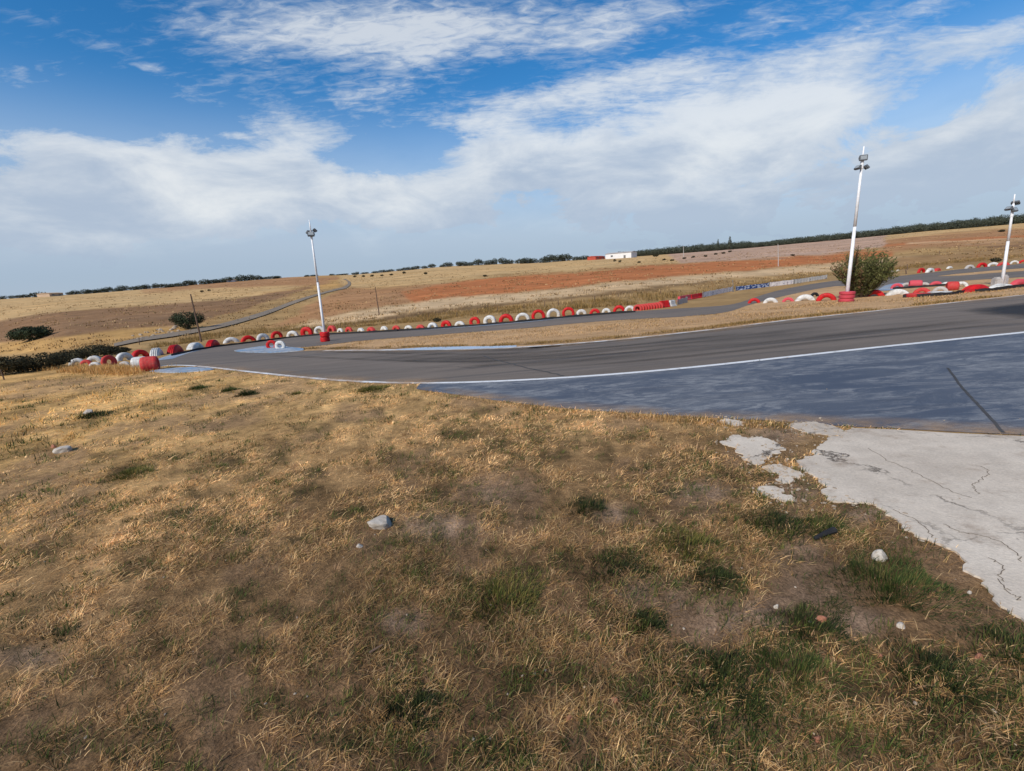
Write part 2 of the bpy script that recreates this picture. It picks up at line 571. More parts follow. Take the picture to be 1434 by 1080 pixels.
GREEN = [(820, 705, 34, 20), (1000, 805, 34, 24), (950, 760, 44, 18), (1245, 805, 80, 34), (1085, 730, 52, 20), (1150, 738, 40, 16), (700, 830, 60, 22), (660, 690, 18, 8),
         (615, 692, 18, 10), (735, 725, 12, 10), (620, 757, 16, 7), (680, 775, 12, 7), (520, 545, 26, 6), (345, 552, 12, 7), (322, 546, 10, 6), (278, 543, 13, 6), (130, 581, 20, 8),
         (180, 660, 34, 10), (330, 645, 16, 8), (390, 640, 22, 14), (70, 720, 22, 8), (560, 995, 26, 18), (610, 975, 20, 14), (905, 870, 18, 16), (860, 790, 34, 18), (790, 780, 20, 12),
         (1130, 875, 50, 26), (1000, 950, 60, 46), (1090, 935, 60, 40), (1310, 930, 60, 30), (1200, 965, 60, 36), (1040, 1010, 70, 40), (1300, 1000, 60, 40), (1424, 905, 34, 22),
         (900, 965, 34, 24), (800, 950, 40, 30), (740, 960, 40, 30), (640, 610, 36, 10), (700, 622, 24, 8), (420, 690, 16, 12), (500, 715, 20, 8), (440, 660, 20, 8), (85, 885, 24, 12),
         (415, 757, 20, 10), (480, 720, 24, 10), (560, 640, 30, 8), (780, 640, 30, 10), (590, 800, 24, 10), (640, 800, 16, 8), (240, 640, 30, 8), (270, 690, 20, 8), (480, 590, 14, 5),
         (525, 575, 14, 5), (460, 600, 16, 6), (740, 800, 24, 16), (340, 830, 30, 16), (220, 900, 30, 14), (400, 860, 26, 16), (250, 720, 30, 10), (60, 780, 26, 10), (300, 600, 20, 6),
         (930, 690, 20, 8), (975, 715, 22, 10), (910, 800, 14, 10), (1370, 990, 50, 30), (1420, 1050, 50, 30), (1180, 1050, 70, 30), (700, 1060, 60, 24), (480, 1040, 50, 20)]


def blobs(px, py, lst, soft=1.0):
    v = np.zeros(px.shape)
    for (cx, cy, rx, ry) in lst:
        d = ((px - cx) / rx) ** 2 + ((py - cy) / ry) ** 2
        v = np.maximum(v, np.exp(-d * soft))
    return v


def patches_of(x, y, off, sc=1.0):
    r = np.hypot(x, y) + .01; th = np.arctan2(x, y)
    return fbm(th * 11 * sc + 40, np.log(r + .3) * 8 * sc + 20, 1.0, 4, off)


def build_ground():
    A = np.concatenate([np.radians(np.arange(-76, 76.01, .16)), np.radians(np.arange(78, 284, 3.0))])
    na = len(A)
    rr = np.concatenate([np.geomspace(.45, 95, 150), np.geomspace(97, 640, 95), [900, 1500, 2600]])
    nr = len(rr)
    RR, AA = np.meshgrid(rr, A, indexing='ij')
    X = RR * np.sin(AA); Y = RR * np.cos(AA)
    Z = terrain(X, Y)
    V = np.stack([X, Y, Z], -1).reshape(-1, 3)
    V = np.concatenate([V, [[0, 0, 0]]])
    i = np.arange(nr - 1)[:, None]; j = np.arange(na)[None, :]; j2 = (j + 1) % na
    q = np.stack([i * na + j, i * na + j2, (i + 1) * na + j2, (i + 1) * na + j], -1).reshape(-1, 4)[:, ::-1]
    c = nr * na
    jj = np.arange(na); tri = np.stack([np.full(na, c), (jj + 1) % na, jj], -1)
    flat = np.concatenate([q.ravel(), tri.ravel()])
    tot = np.concatenate([np.full(len(q), 4), np.full(na, 3)])
    px, py = project(V)
    r = np.hypot(V[:, 0], V[:, 1])
    wob = (fbm(V[:, 0], V[:, 1], .05, 3) - .5) * 2
    col = np.zeros((len(V), 4)); col[:, :3] = LAND['verge']
    ths = np.arctan2(V[:, 0], V[:, 1]); lr = np.log(r + 1)
    w1 = (fbm(ths * 14, lr * 9, 1.0, 5, 2.0) - .5) * 2; w2 = (fbm(ths * 60, lr * 30, 1.0, 4, 7.0) - .5) * 2
    fr = r > 28
    fx, fy, fwb = px[fr], py[fr], (wob * np.where(r > 60, 2.5, 0) + w1 * 2.2 + w2 * 1.2)[fr]
    for kname, poly in FIELDS:
        m = np.zeros(fx.shape)
        for (ox, oy) in ((0, -1.6), (0, 1.6), (3, -.6), (-3, .6), (0, 0), (1, 1.0), (-1, -1.0)):
            m += in_poly(fx + ox + fwb * 2, fy + oy + fwb, poly)
        m = (m / 7)[:, None]
        if kname in ('pale', 'dark'): m *= (r[fr] > 36)[:, None]
        col[fr, :3] = col[fr, :3] * (1 - m) + np.array(LAND[kname]) * m
    # bands of thinner and thicker stubble following the tractor's passes
    band = fbm(ths * 7, lr * 26, 1.0, 5, 4.0); fine_b = fbm(ths * 40, lr * 60, 1.0, 4, 8.0)
    k = np.where(r > 36, (.86 + .28 * band) * (.72 + .56 * fine_b), 1.0)[:, None]
    warm = np.where(r > 36, (fbm(ths * 9, lr * 12, 1.0, 4, 11.0) - .5) * .16, 0)
    col[:, :3] *= k
    col[:, 0] *= 1 + warm * .5; col[:, 2] *= 1 - warm * .7
    # behind the camera and to the sides: plain stubble
    side = (px < -390) | (px > 1640)
    col[side & (r > 60), :3] = LAND['straw']
    x, y = V[:, 0], V[:, 1]
    inf = in_poly(px, py, INFIELD) | in_poly(px, py, ISLAND)
    col[inf, :3] = LAND['infield']
    lawn_poly = [(-900, 540), (-300, 540), (0, 524), (100, 517), (205, 522), (300, 519), (400, 529), (500, 538), (585, 545)] + APRON_LOW[1:] + [(3000, 700), (3000, 4000), (-2500, 4000)]
    near = (in_poly(px, py, lawn_poly) & (r < 40)) | ((px < -900) & (r < 14))
    lawn = np.where(near, 1.0, 0.0)
    n1 = fbm(x, y, .55, 4); n2 = fbm(x, y, 1.7, 4, 5.0)
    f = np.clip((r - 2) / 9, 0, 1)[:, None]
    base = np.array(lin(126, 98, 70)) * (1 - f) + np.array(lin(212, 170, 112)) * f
    n0 = fbm(x, y, .25, 4, 3.0)
    base = base * (.7 + .8 * n1)[:, None] * (.75 + .6 * n0)[:, None]
    bare = blobs(px, py, BARE); g = blobs(px, py, GREEN)
    bare = np.clip(bare * 1.2 - .2 + (n2 - .5) * .6, 0, 1)
    base = base * (1 - bare[:, None] * .8) + np.array(lin(170, 142, 118)) * bare[:, None] * .8
    gg = np.clip(g * 1.3 - .25 + (n2 - .5) * .6, 0, 1)[:, None]
    base = base * (1 - gg * .75) + np.array(lin(62, 55, 36)) * gg * .75
    left = np.clip(1 - (px + 50) / 500, 0, 1)[:, None] * np.clip((r - 5) / 8, 0, 1)[:, None]
    base = base * (1 - .45 * left) + np.array(lin(186, 142, 82)) * .45 * left
    pg_ = np.clip((patches_of(x, y, 31.0, 2.2) - .56) * 9, 0, .7)[:, None]
    base = base * (1 - .6 * pg_) + np.array(lin(70, 62, 40)) * .6 * pg_
    base = base * np.clip(.7 + (.4 * patches_of(x, y, 1.0) + .6 * patches_of(x, y, 1.0, 3.0) - .3) * 1.9, .7, 1.5)[:, None]
    ps_ = np.clip((patches_of(x, y, 61.0, .8) - .55) * 7, 0, .8)[:, None]
    base = base * (1 - .7 * ps_) + np.array(lin(168, 134, 102)) * (.75 + .25 * f) * .7 * ps_
    col[near, :3] = base[near]
    col[:, 3] = lawn
    # gentle unevenness of the lawn, fading out before the paving
    o = np_mesh('ground', V, flat, tot, None, col)
    t = NT('ground_soil')
    c_, a_ = t.attr('tint')
    near_n = t.noise(9.0, 10, .72); fine = t.noise(85.0, 8, .8, t.coord((1, .75, 1), .5)); mid = t.noise(1.6, 8, .68)
    far_n = t.noise(.09, 10, .68, t.coord((.5, 1.6, 1), -.15)); far_f = t.noise(.9, 8, .7, t.coord((.35, 1.5, 1), -.12))
    far_g = t.noise(2.6, 9, .75, t.coord((.6, 1.2, 1), -.2))
    farm = t.math('MULTIPLY', t.math('MULTIPLY', t.ramp(far_g, [(.3, .78), (.5, 1.0), (.72, 1.2)]), t.ramp(far_n, [(.28, .8), (.72, 1.16)])), t.ramp(far_f, [(.28, .72), (.75, 1.22)]))
    straw = t.ramp(fine, [(.34, .35), (.5, .95), (.68, 1.7)])
    nearm = t.math('MULTIPLY', t.math('MULTIPLY', t.ramp(near_n, [(.3, .55), (.7, 1.4)]), straw), t.ramp(mid, [(.3, .7), (.7, 1.25)]))
    mul = t.mix(a_, farm, nearm)
    c = t.mix(1.0, c_, mul, 'MULTIPLY')
    hs = t.n.new('ShaderNodeHueSaturation'); t.l.new(c, hs.inputs['Color'])
    t.l.new(t.ramp(mid, [(.3, .42), (.7, .56)]), hs.inputs['Saturation'])
    hs.inputs['Saturation'].default_value = 1.0
    t.l.remove(hs.inputs['Saturation'].links[0]); hs.inputs['Saturation'].default_value = 1.02
    t.color(hs.outputs[0]); t.b.inputs['Roughness'].default_value = 1.0; t.b.inputs['Specular IOR Level'].default_value = .08
    t.bump(t.math('ADD', near_n, t.math('MULTIPLY', fine, .6)), .7, .05)
    o.data.materials.append(t.m)
    o.data.polygons.foreach_set('use_smooth', [True] * len(o.data.polygons))
    struct(o)
    return o


GROUND = build_ground()

# --- paving materials


def asphalt(name, base, warm, scale=1.0, dirt=True):
    t = NT(name)
    big = t.noise(.22, 6, .6, t.coord((.35, 1, 1), -.12)); mid = t.noise(1.3, 8, .65, t.coord((.3, 1.6, 1), -.1)); gr = t.noise(90, 3, .6)
    c = t.mix(t.ramp(big, [(.3, 0.0), (.7, 1.0)]), base, warm)
    c = t.mix(.8, c, t.ramp(mid, [(.28, .72), (.72, 1.22)]), 'MULTIPLY')
    c = t.mix(.6, c, t.ramp(gr, [(.3, .6), (.7, 1.4)]), 'MULTIPLY')
    sk = t.noise(1.0, 4, .55, t.coord((.10, 2.6, 1), -.13))
    c = t.mix(t.ramp(sk, [(.56, 0.0), (.66, .45)]), c, (.055, .055, .058))
    spots = t.noise(5.0, 5, .7)
    c = t.mix(t.ramp(spots, [(.66, 0.0), (.72, .5)]), c, lin(150, 135, 118))
    # dusty drift along the verge
    t.color(c); t.b.inputs['Roughness'].default_value = .85
    t.bump(gr, .25, .006)
    return t.m


M['asphalt'] = asphalt('asphalt', lin(106, 97, 88), lin(124, 111, 98))
tr = sheet('track', [np.concatenate([near_l, back_o]), infield, island], .004, M['asphalt']); struct(tr)


def apron_mat():
    t = NT('worn_blue_paint')
    str1 = t.noise(1.0, 9, .72, t.coord((.5, 1.1, 1), .1), 1.6); str2 = t.noise(1.0, 12, .8, t.coord((2.2, 5.5, 1), .04), 1.2); gr = t.noise(70, 3, .6)
    blue = t.mix(t.ramp(t.noise(.5, 4), [(.35, 0.0), (.65, 1.0)]), lin(74, 82, 95), lin(92, 97, 105))
    f = t.math('MULTIPLY', t.ramp(str1, [(.42, 0.0), (.58, 1.0)]), t.ramp(str2, [(.44, .0), (.56, 1.0)]))
    c = t.mix(t.math('MULTIPLY', f, .62), blue, lin(156, 156, 154))
    dk = t.noise(1.0, 7, .7, t.coord((.4, 4.2, 1), .1), .8)
    c = t.mix(t.ramp(dk, [(.55, 0.0), (.66, .35)]), c, lin(66, 69, 78))
    c = t.mix(.4, c, t.ramp(gr, [(.3, .6), (.7, 1.4)]), 'MULTIPLY')
    t.color(c); t.b.inputs['Roughness'].default_value = .75; t.bump(gr, .2, .005)
    return t.m


M['apron'] = apron_mat()
near_off = offset(near_l, .10)
# the run-off starts where the paint tip touches the white line
start = int(np.argmin(np.linalg.norm(near_l - np.array(on_plane(583, 538)), axis=1)))
ap_top = near_l[:start + 1]
_n = ap_top[1] - ap_top[0]
side = -1 if np.linalg.norm(offset(near_l, -.1)[5]) < np.linalg.norm(near_l[5]) else 1
ap_top = offset(near_l, side * .004)[:start + 1]
struct(sheet('painted_run_off', [np.concatenate([apron_low, ap_top])], .004, M['apron']))


def line_mat():
    t = NT('white_road_paint'); n = t.noise(7, 8, .75); g = t.noise(50, 3)
    c = t.mix(t.ramp(n, [(.5, 0.0), (.72, .7)]), (.74, .74, .72), lin(128, 122, 116))
    t.color(c); t.b.inputs['Roughness'].default_value = .7
    return t.m


M['line'] = line_mat()
struct(ribbon('white_line', offset(near_l, side * -.16), offset(near_l, side * .0), .008, M['line']))
ie = infield[3:3 * 15]      # inner edge of the main straight
w = np.interp(np.arange(len(ie)), [0, 12, 24, 30, 41], [.14, .16, .2, .3, .3])
s2 = 1 if np.linalg.norm(offset(ie, 1.0)[8]) < np.linalg.norm(ie[8]) else -1
struct(ribbon('inner_line', ie, offset(ie, s2 * w), .008, M['line']))


def kerb_mat():
    t = NT('blue_kerb_paint'); n = t.noise(.8, 5, .6); n2 = t.noise(6, 6, .7)
    c = t.mix(t.ramp(n, [(.4, 0.0), (.55, 1.0)]), lin(112, 152, 186), lin(168, 174, 180))
    c = t.mix(t.ramp(n2, [(.44, 0.0), (.6, .75)]), c, lin(118, 114, 110))
    t.color(c); t.b.inputs['Roughness'].default_value = .7
    return t.m


M['kerb'] = kerb_mat()
kb = back_o[:4 * 15 + 1]
w = np.interp(np.arange(len(kb)), [0, 6, 12, 20, 32, 40, 48, 60], [.9, 1.1, .9, .8, .9, 1.6, 1.7, .9])
s3 = 1 if np.linalg.norm(offset(kb, 1.0)[30]) < np.linalg.norm(kb[30]) else -1
struct(ribbon('outer_kerb', kb, offset(kb, s3 * w), .012, M['kerb']))
KT = catmull(plane_pts([(328, 491.5), (345, 488.5), (368, 485.2), (392, 484.5), (408, 486.8), (424, 488.5), (425, 491), (400, 493.6), (370, 494.6), (338, 493.4)]), 3, True)
struct(sheet('inner_kerb', [KT], .03, M['kerb'], .035))
KC = catmull(plane_pts([(210, 520.8), (226, 518), (247, 516), (268, 514.8), (290, 516), (300, 518), (285, 520.2), (262, 521.8), (235, 522.6)]), 3, True)
struct(sheet('corner_kerb', [KC], .03, M['kerb'], .035))
KH = catmull(plane_pts([(1230, 406), (1240, 400), (1256, 396.5), (1268, 397), (1264, 403), (1250, 406.5), (1238, 407.5)]), 3, True)
struct(sheet('hairpin_kerb', [KH], .012, M['kerb']))
def soft_mat(name, rgb, amt, sx, sy, lo=.35, hi=.6):
    t = NT(name); _c, a = t.attr('tint'); t.color(rgb); t.b.inputs['Roughness'].default_value = .9
    n = t.ramp(t.noise(1.0, 7, .7, t.coord((sx, sy, 1), -.1)), [(lo, 0.0), (hi, 1.0)])
    tr = t.n.new('ShaderNodeBsdfTransparent'); ms = t.n.new('ShaderNodeMixShader')
    t.l.new(t.math('MULTIPLY', t.math('MULTIPLY', a, n), amt), ms.inputs[0])
    t.l.new(tr.outputs[0], ms.inputs[1]); t.l.new(t.b.outputs[0], ms.inputs[2]); t.l.new(ms.outputs[0], t.n['Material Output'].inputs[0])
    return t.m


def soft_ribbon(name, P, w0, w1, dz, mat, edge_full=False):
    A, B = offset(P, w0), offset(P, w1); C = (A + B) / 2; n = len(P)
    V = np.concatenate([A, C, B]); V3 = np.stack([V[:, 0], V[:, 1], PA * V[:, 0] + PB * V[:, 1] + dz], 1)
    i = np.arange(n - 1)
    q = np.concatenate([np.stack([i, i + 1, n + i + 1, n + i], 1), np.stack([n + i, n + i + 1, 2 * n + i + 1, 2 * n + i], 1)])
    al = np.zeros((3 * n, 4)); al[n:2 * n, 3] = np.minimum(1, np.minimum(np.arange(n), np.arange(n)[::-1]) / 4); al[:, :3] = 1
    if edge_full: al[:n, 3] = 1; al[n:2 * n, 3] = .5
    o = np_mesh(name, V3, q.ravel(), np.full(len(q), 4), mat, al)
    if o.data.polygons[0].normal.z < 0: o.data.flip_normals()
    return struct(o)


mk = soft_mat('tyre_rubber_marks', (.03, .029, .028), .42, .25, 1.6)
for k, (a_, b_, o_, w_) in enumerate([(0, 44, 2.2, .5), (6, 60, 3.4, .9), (10, 70, 4.3, .35), (0, 40, 5.6, .3), (16, 72, 2.9, .22), (4, 52, 6.4, .25), (30, 74, 5.2, .6), (0, 30, 1.4, .25)]):
    soft_ribbon('tyre_marks', offset(near_l, side * -o_)[a_:b_], -w_, w_, .0055 + .0003 * k, mk)
ds = soft_mat('verge_dust', lin(186, 152, 116), .75, 1.2, 1.2, .4, .62)
soft_ribbon('edge_dust', ie, s2 * .0 + s2 * -.05, s2 * .9, .0105, ds, True)
soft_ribbon('edge_dust', near_l[start - 2:72], side * .02, side * -.7, .0105, ds, True)
soft_ribbon('edge_dust', apron_low, .0, -.45 if np.linalg.norm(offset(apron_low, -.3)[10]) > np.linalg.norm(apron_low[10]) else .45, .0066, ds, True)
pm = painted('pale_blue_kerb', lin(176, 196, 214), lin(170, 160, 150), .4, .7, 2.0)
IK = catmull(plane_pts([(556, 489.4), (600, 486.6), (650, 485.6), (690, 485.2), (722, 484.2), (722, 486.3), (690, 488.2), (640, 489.6), (590, 490.6), (556, 490.6)]), 3, True)
struct(sheet('straight_kerb', [IK], .012, pm))


def concrete():
    t = NT('cracked_concrete')
    big = t.noise(.7, 7, .65); mid = t.noise(4, 8, .7); gr = t.noise(60, 4, .65)
    c = t.mix(t.ramp(big, [(.3, 0.0), (.7, 1.0)]), lin(190, 175, 156), lin(222, 208, 188))
    c = t.mix(.8, c, t.ramp(mid, [(.25, .78), (.75, 1.12)]), 'MULTIPLY')
    c = t.mix(.5, c, t.ramp(gr, [(.3, .7), (.7, 1.2)]), 'MULTIPLY')
    # cracks
    v = t.n.new('ShaderNodeTexVoronoi'); v.feature = 'DISTANCE_TO_EDGE'; v.inputs['Scale'].default_value = .62
    nz = t.n.new('ShaderNodeTexNoise'); nz.inputs['Scale'].default_value = 1.8; nz.inputs['Detail'].default_value = 8; nz.inputs['Roughness'].default_value = .7
    t.l.new(t.coord(), nz.inputs['Vector'])
    add = t.n.new('ShaderNodeVectorMath'); add.operation = 'MULTIPLY_ADD'; add.inputs[1].default_value = (.9, .9, .9)
    t.l.new(nz.outputs['Color'], add.inputs[0]); t.l.new(t.coord(), add.inputs[2]); t.l.new(add.outputs[0], v.inputs['Vector'])
    cr = t.ramp(v.outputs['Distance'], [(0.0, 1.0), (.006, .8), (.014, 0.0)])
    brk = t.ramp(t.noise(1.1, 4), [(.45, 0.0), (.58, 1.0)])
    cr = t.math('MULTIPLY', cr, brk)
    c = t.mix(cr, c, lin(70, 60, 50))
    soil = t.noise(2.6, 9, .75)
    c = t.mix(t.ramp(soil, [(.54, 0.0), (.68, .7)]), c, lin(150, 130, 110))
    dots = t.noise(16, 6, .7)
    c = t.mix(t.ramp(dots, [(.68, 0.0), (.72, .7)]), c, lin(92, 84, 76))
    t.color(c); t.b.inputs['Roughness'].default_value = .9
    t.bump(t.math('SUBTRACT', t.math('ADD', mid, t.math('MULTIPLY', gr, .4)), cr), .35, .02)
    return t.m


M['concrete'] = concrete()
struct(sheet('concrete_pavement', [slab], .012, M['concrete'], .03))
for p in patches:
    struct(sheet('concrete_patch', [p], .008, M['concrete'], .02))
M['tar'] = painted('tar', (.06, .057, .055), (.12, .11, .1), .6, .8)


M['crack'] = painted('soil_filled_crack', lin(128, 116, 102), lin(90, 80, 68), .7, .95)


def seam(pix, wdt, dz, name='tar_seam', wob=.012, mat=None):
    P = catmull(plane_pts(pix), 8); P = P + RNG.normal(0, wob, P.shape)
    struct(ribbon(name, offset(P, wdt / 2), offset(P, -wdt / 2), dz, mat or M['tar']))


seam([(1327, 516), (1345, 541), (1370, 568), (1405, 607)], .028, .008, wob=.003)
seam([(676, 499), (700, 506), (740, 516), (790, 527)], .05, .008, wob=.02)
seam([(596, 516), (640, 514), (664, 516)], .025, .008, wob=.02)
for cr in ([(1320, 737), (1350, 749), (1390, 757), (1415, 770), (1434, 790)], [(1372, 655), (1384, 662), (1376, 672), (1362, 682), (1368, 694)],
           [(1388, 785), (1404, 797), (1402, 814), (1412, 832), (1434, 846)], [(1215, 630), (1250, 650), (1290, 668), (1330, 690), (1362, 700)], [(1250, 716), (1285, 733), (1310, 757)]):
    seam(cr, .005, .0135, 'crack', .008, M['crack'])
st = NT('painted_shadow')  # cast shadow of an out-of-view object, painted as a soft dark patch
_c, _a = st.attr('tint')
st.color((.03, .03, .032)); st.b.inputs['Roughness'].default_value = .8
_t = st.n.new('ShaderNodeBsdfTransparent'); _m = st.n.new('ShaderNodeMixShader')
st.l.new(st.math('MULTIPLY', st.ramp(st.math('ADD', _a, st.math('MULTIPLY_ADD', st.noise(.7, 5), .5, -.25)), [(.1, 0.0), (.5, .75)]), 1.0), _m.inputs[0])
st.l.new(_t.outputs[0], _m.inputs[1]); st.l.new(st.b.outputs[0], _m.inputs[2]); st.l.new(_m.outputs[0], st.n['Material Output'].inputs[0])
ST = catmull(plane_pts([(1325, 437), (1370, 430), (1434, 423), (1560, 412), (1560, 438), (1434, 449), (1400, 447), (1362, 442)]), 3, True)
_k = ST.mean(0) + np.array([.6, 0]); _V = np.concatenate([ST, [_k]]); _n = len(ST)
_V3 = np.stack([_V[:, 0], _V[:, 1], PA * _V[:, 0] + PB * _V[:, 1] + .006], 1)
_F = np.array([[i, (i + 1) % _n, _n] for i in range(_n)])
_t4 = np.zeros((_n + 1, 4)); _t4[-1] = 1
struct(np_mesh('painted_shadow_patch', _V3, _F.ravel(), np.full(_n, 3), st.m, _t4))

# ------------------------------------------------------------------ country road on the hillside
RL = [(60, 495), (120, 487.5), (160, 482.5), (200, 473.5), (240, 467.5), (290, 459), (330, 449), (370, 437), (400, 426), (430, 416), (455, 409), (470, 405), (480, 402.5), (487, 398), (486, 394), (480, 391)]
RU = [(60, 500), (120, 494), (160, 489.5), (200, 482), (240, 476.5), (290, 467.5), (330, 458.5), (370, 446), (400, 433.5), (430, 421.5), (455, 413), (472, 408.5), (485, 405.5), (491, 400), (490.5, 395.5), (484, 391)]
RU = [(u[0], l[1] + (u[1] - l[1]) * .62) for l, u in zip(RL, RU)]
RL = RL[2:]; RU = RU[2:]
A = [at(*p) for p in RL]; B = [at(*p) for p in RU]
A2 = catmull(np.array([[v.x, v.y] for v in A]), 6); B2 = catmull(np.array([[v.x, v.y] for v in B]), 6)
bm = bmesh.new(); NC = 6; grid = []
for a, b in zip(A2, B2):
    row = []
    for k in range(NC + 1):
        p = a + (b - a) * k / NC
        row.append(bm.verts.new((p[0], p[1], tz(p[0], p[1]) + .12)))
    grid.append(row)
for i in range(len(grid) - 1):
    for k in range(NC):
        bm.faces.new((grid[i][k], grid[i + 1][k], grid[i + 1][k + 1], grid[i][k + 1]))
bm.normal_update()
for f in bm.faces:
    if f.normal.z < 0: f.normal_flip()
struct(from_bm('country_road', bm, asphalt('road_asphalt', lin(124, 112, 98), lin(142, 126, 106))))

# ------------------------------------------------------------------ grass


def blades(P, L, W, lean, yaw, col, tipcol=None, bend=.35):
    """bent two-segment blades: arrays of base points etc. -> vertices, faces, colours"""
    n = len(P)
    d = np.stack([np.cos(yaw), np.sin(yaw), np.zeros(n)], 1)
    s = np.stack([-np.sin(yaw + .6), np.cos(yaw + .6), np.zeros(n)], 1)
    up = np.array([0, 0, 1.0])
    l1 = lean * (1 - bend); l2 = np.clip(lean * (1 + bend), 0, 1.65)
    m = P + (d * np.sin(l1)[:, None] + up * np.cos(l1)[:, None]) * (L * .55)[:, None]
    t = m + (d * np.sin(l2)[:, None] + up * np.cos(l2)[:, None]) * (L * .45)[:, None]
    t[:, 2] = np.maximum(t[:, 2], P[:, 2] + .004)
    w = W[:, None] / 2
    V = np.stack([P - s * w, P + s * w, m - s * w * .8, m + s * w * .8, t], 1).reshape(-1, 3)
    b = np.arange(n)[:, None] * 5
    q = b + np.array([[0, 1, 3, 2]]); tr_ = b + np.array([[2, 3, 4]])
    flat = np.concatenate([q, tr_], 1).ravel()
    tot = np.tile([4, 3], n)
    tipcol = col if tipcol is None else tipcol
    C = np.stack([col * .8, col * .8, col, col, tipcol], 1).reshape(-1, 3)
    return V, flat, tot, C


PAVE = [np.concatenate([near_l, back_o]), np.concatenate([apron_low, ap_top]), slab, KC] + patches


def on_pave(x, y, skip=()):
    m = np.zeros(x.shape, bool)
    for poly in PAVE: m |= in_poly(x, y, poly)
    inf = in_poly(x, y, infield) & ~in_poly(x, y, KT)
    return m & ~inf


LAWN_EDGE = [(-900, 560), (-300, 536), (0, 521), (100, 514), (205, 521)] + [(300, 519), (400, 529), (500, 538), (585, 545)]
DRY = np.array([1.44, 1.32, 1.14]) * np.array([lin(176, 142, 96), lin(198, 166, 118), (lin(150, 118, 80)), lin(124, 98, 70), lin(214, 186, 142), lin(162, 134, 106)])
GRN = 1.15 * np.array([lin(68, 80, 36), lin(56, 68, 30), lin(86, 96, 44), lin(104, 106, 52)])
GOLD = 1.12 * np.array([lin(196, 154, 88), lin(212, 174, 108), lin(176, 132, 74)])


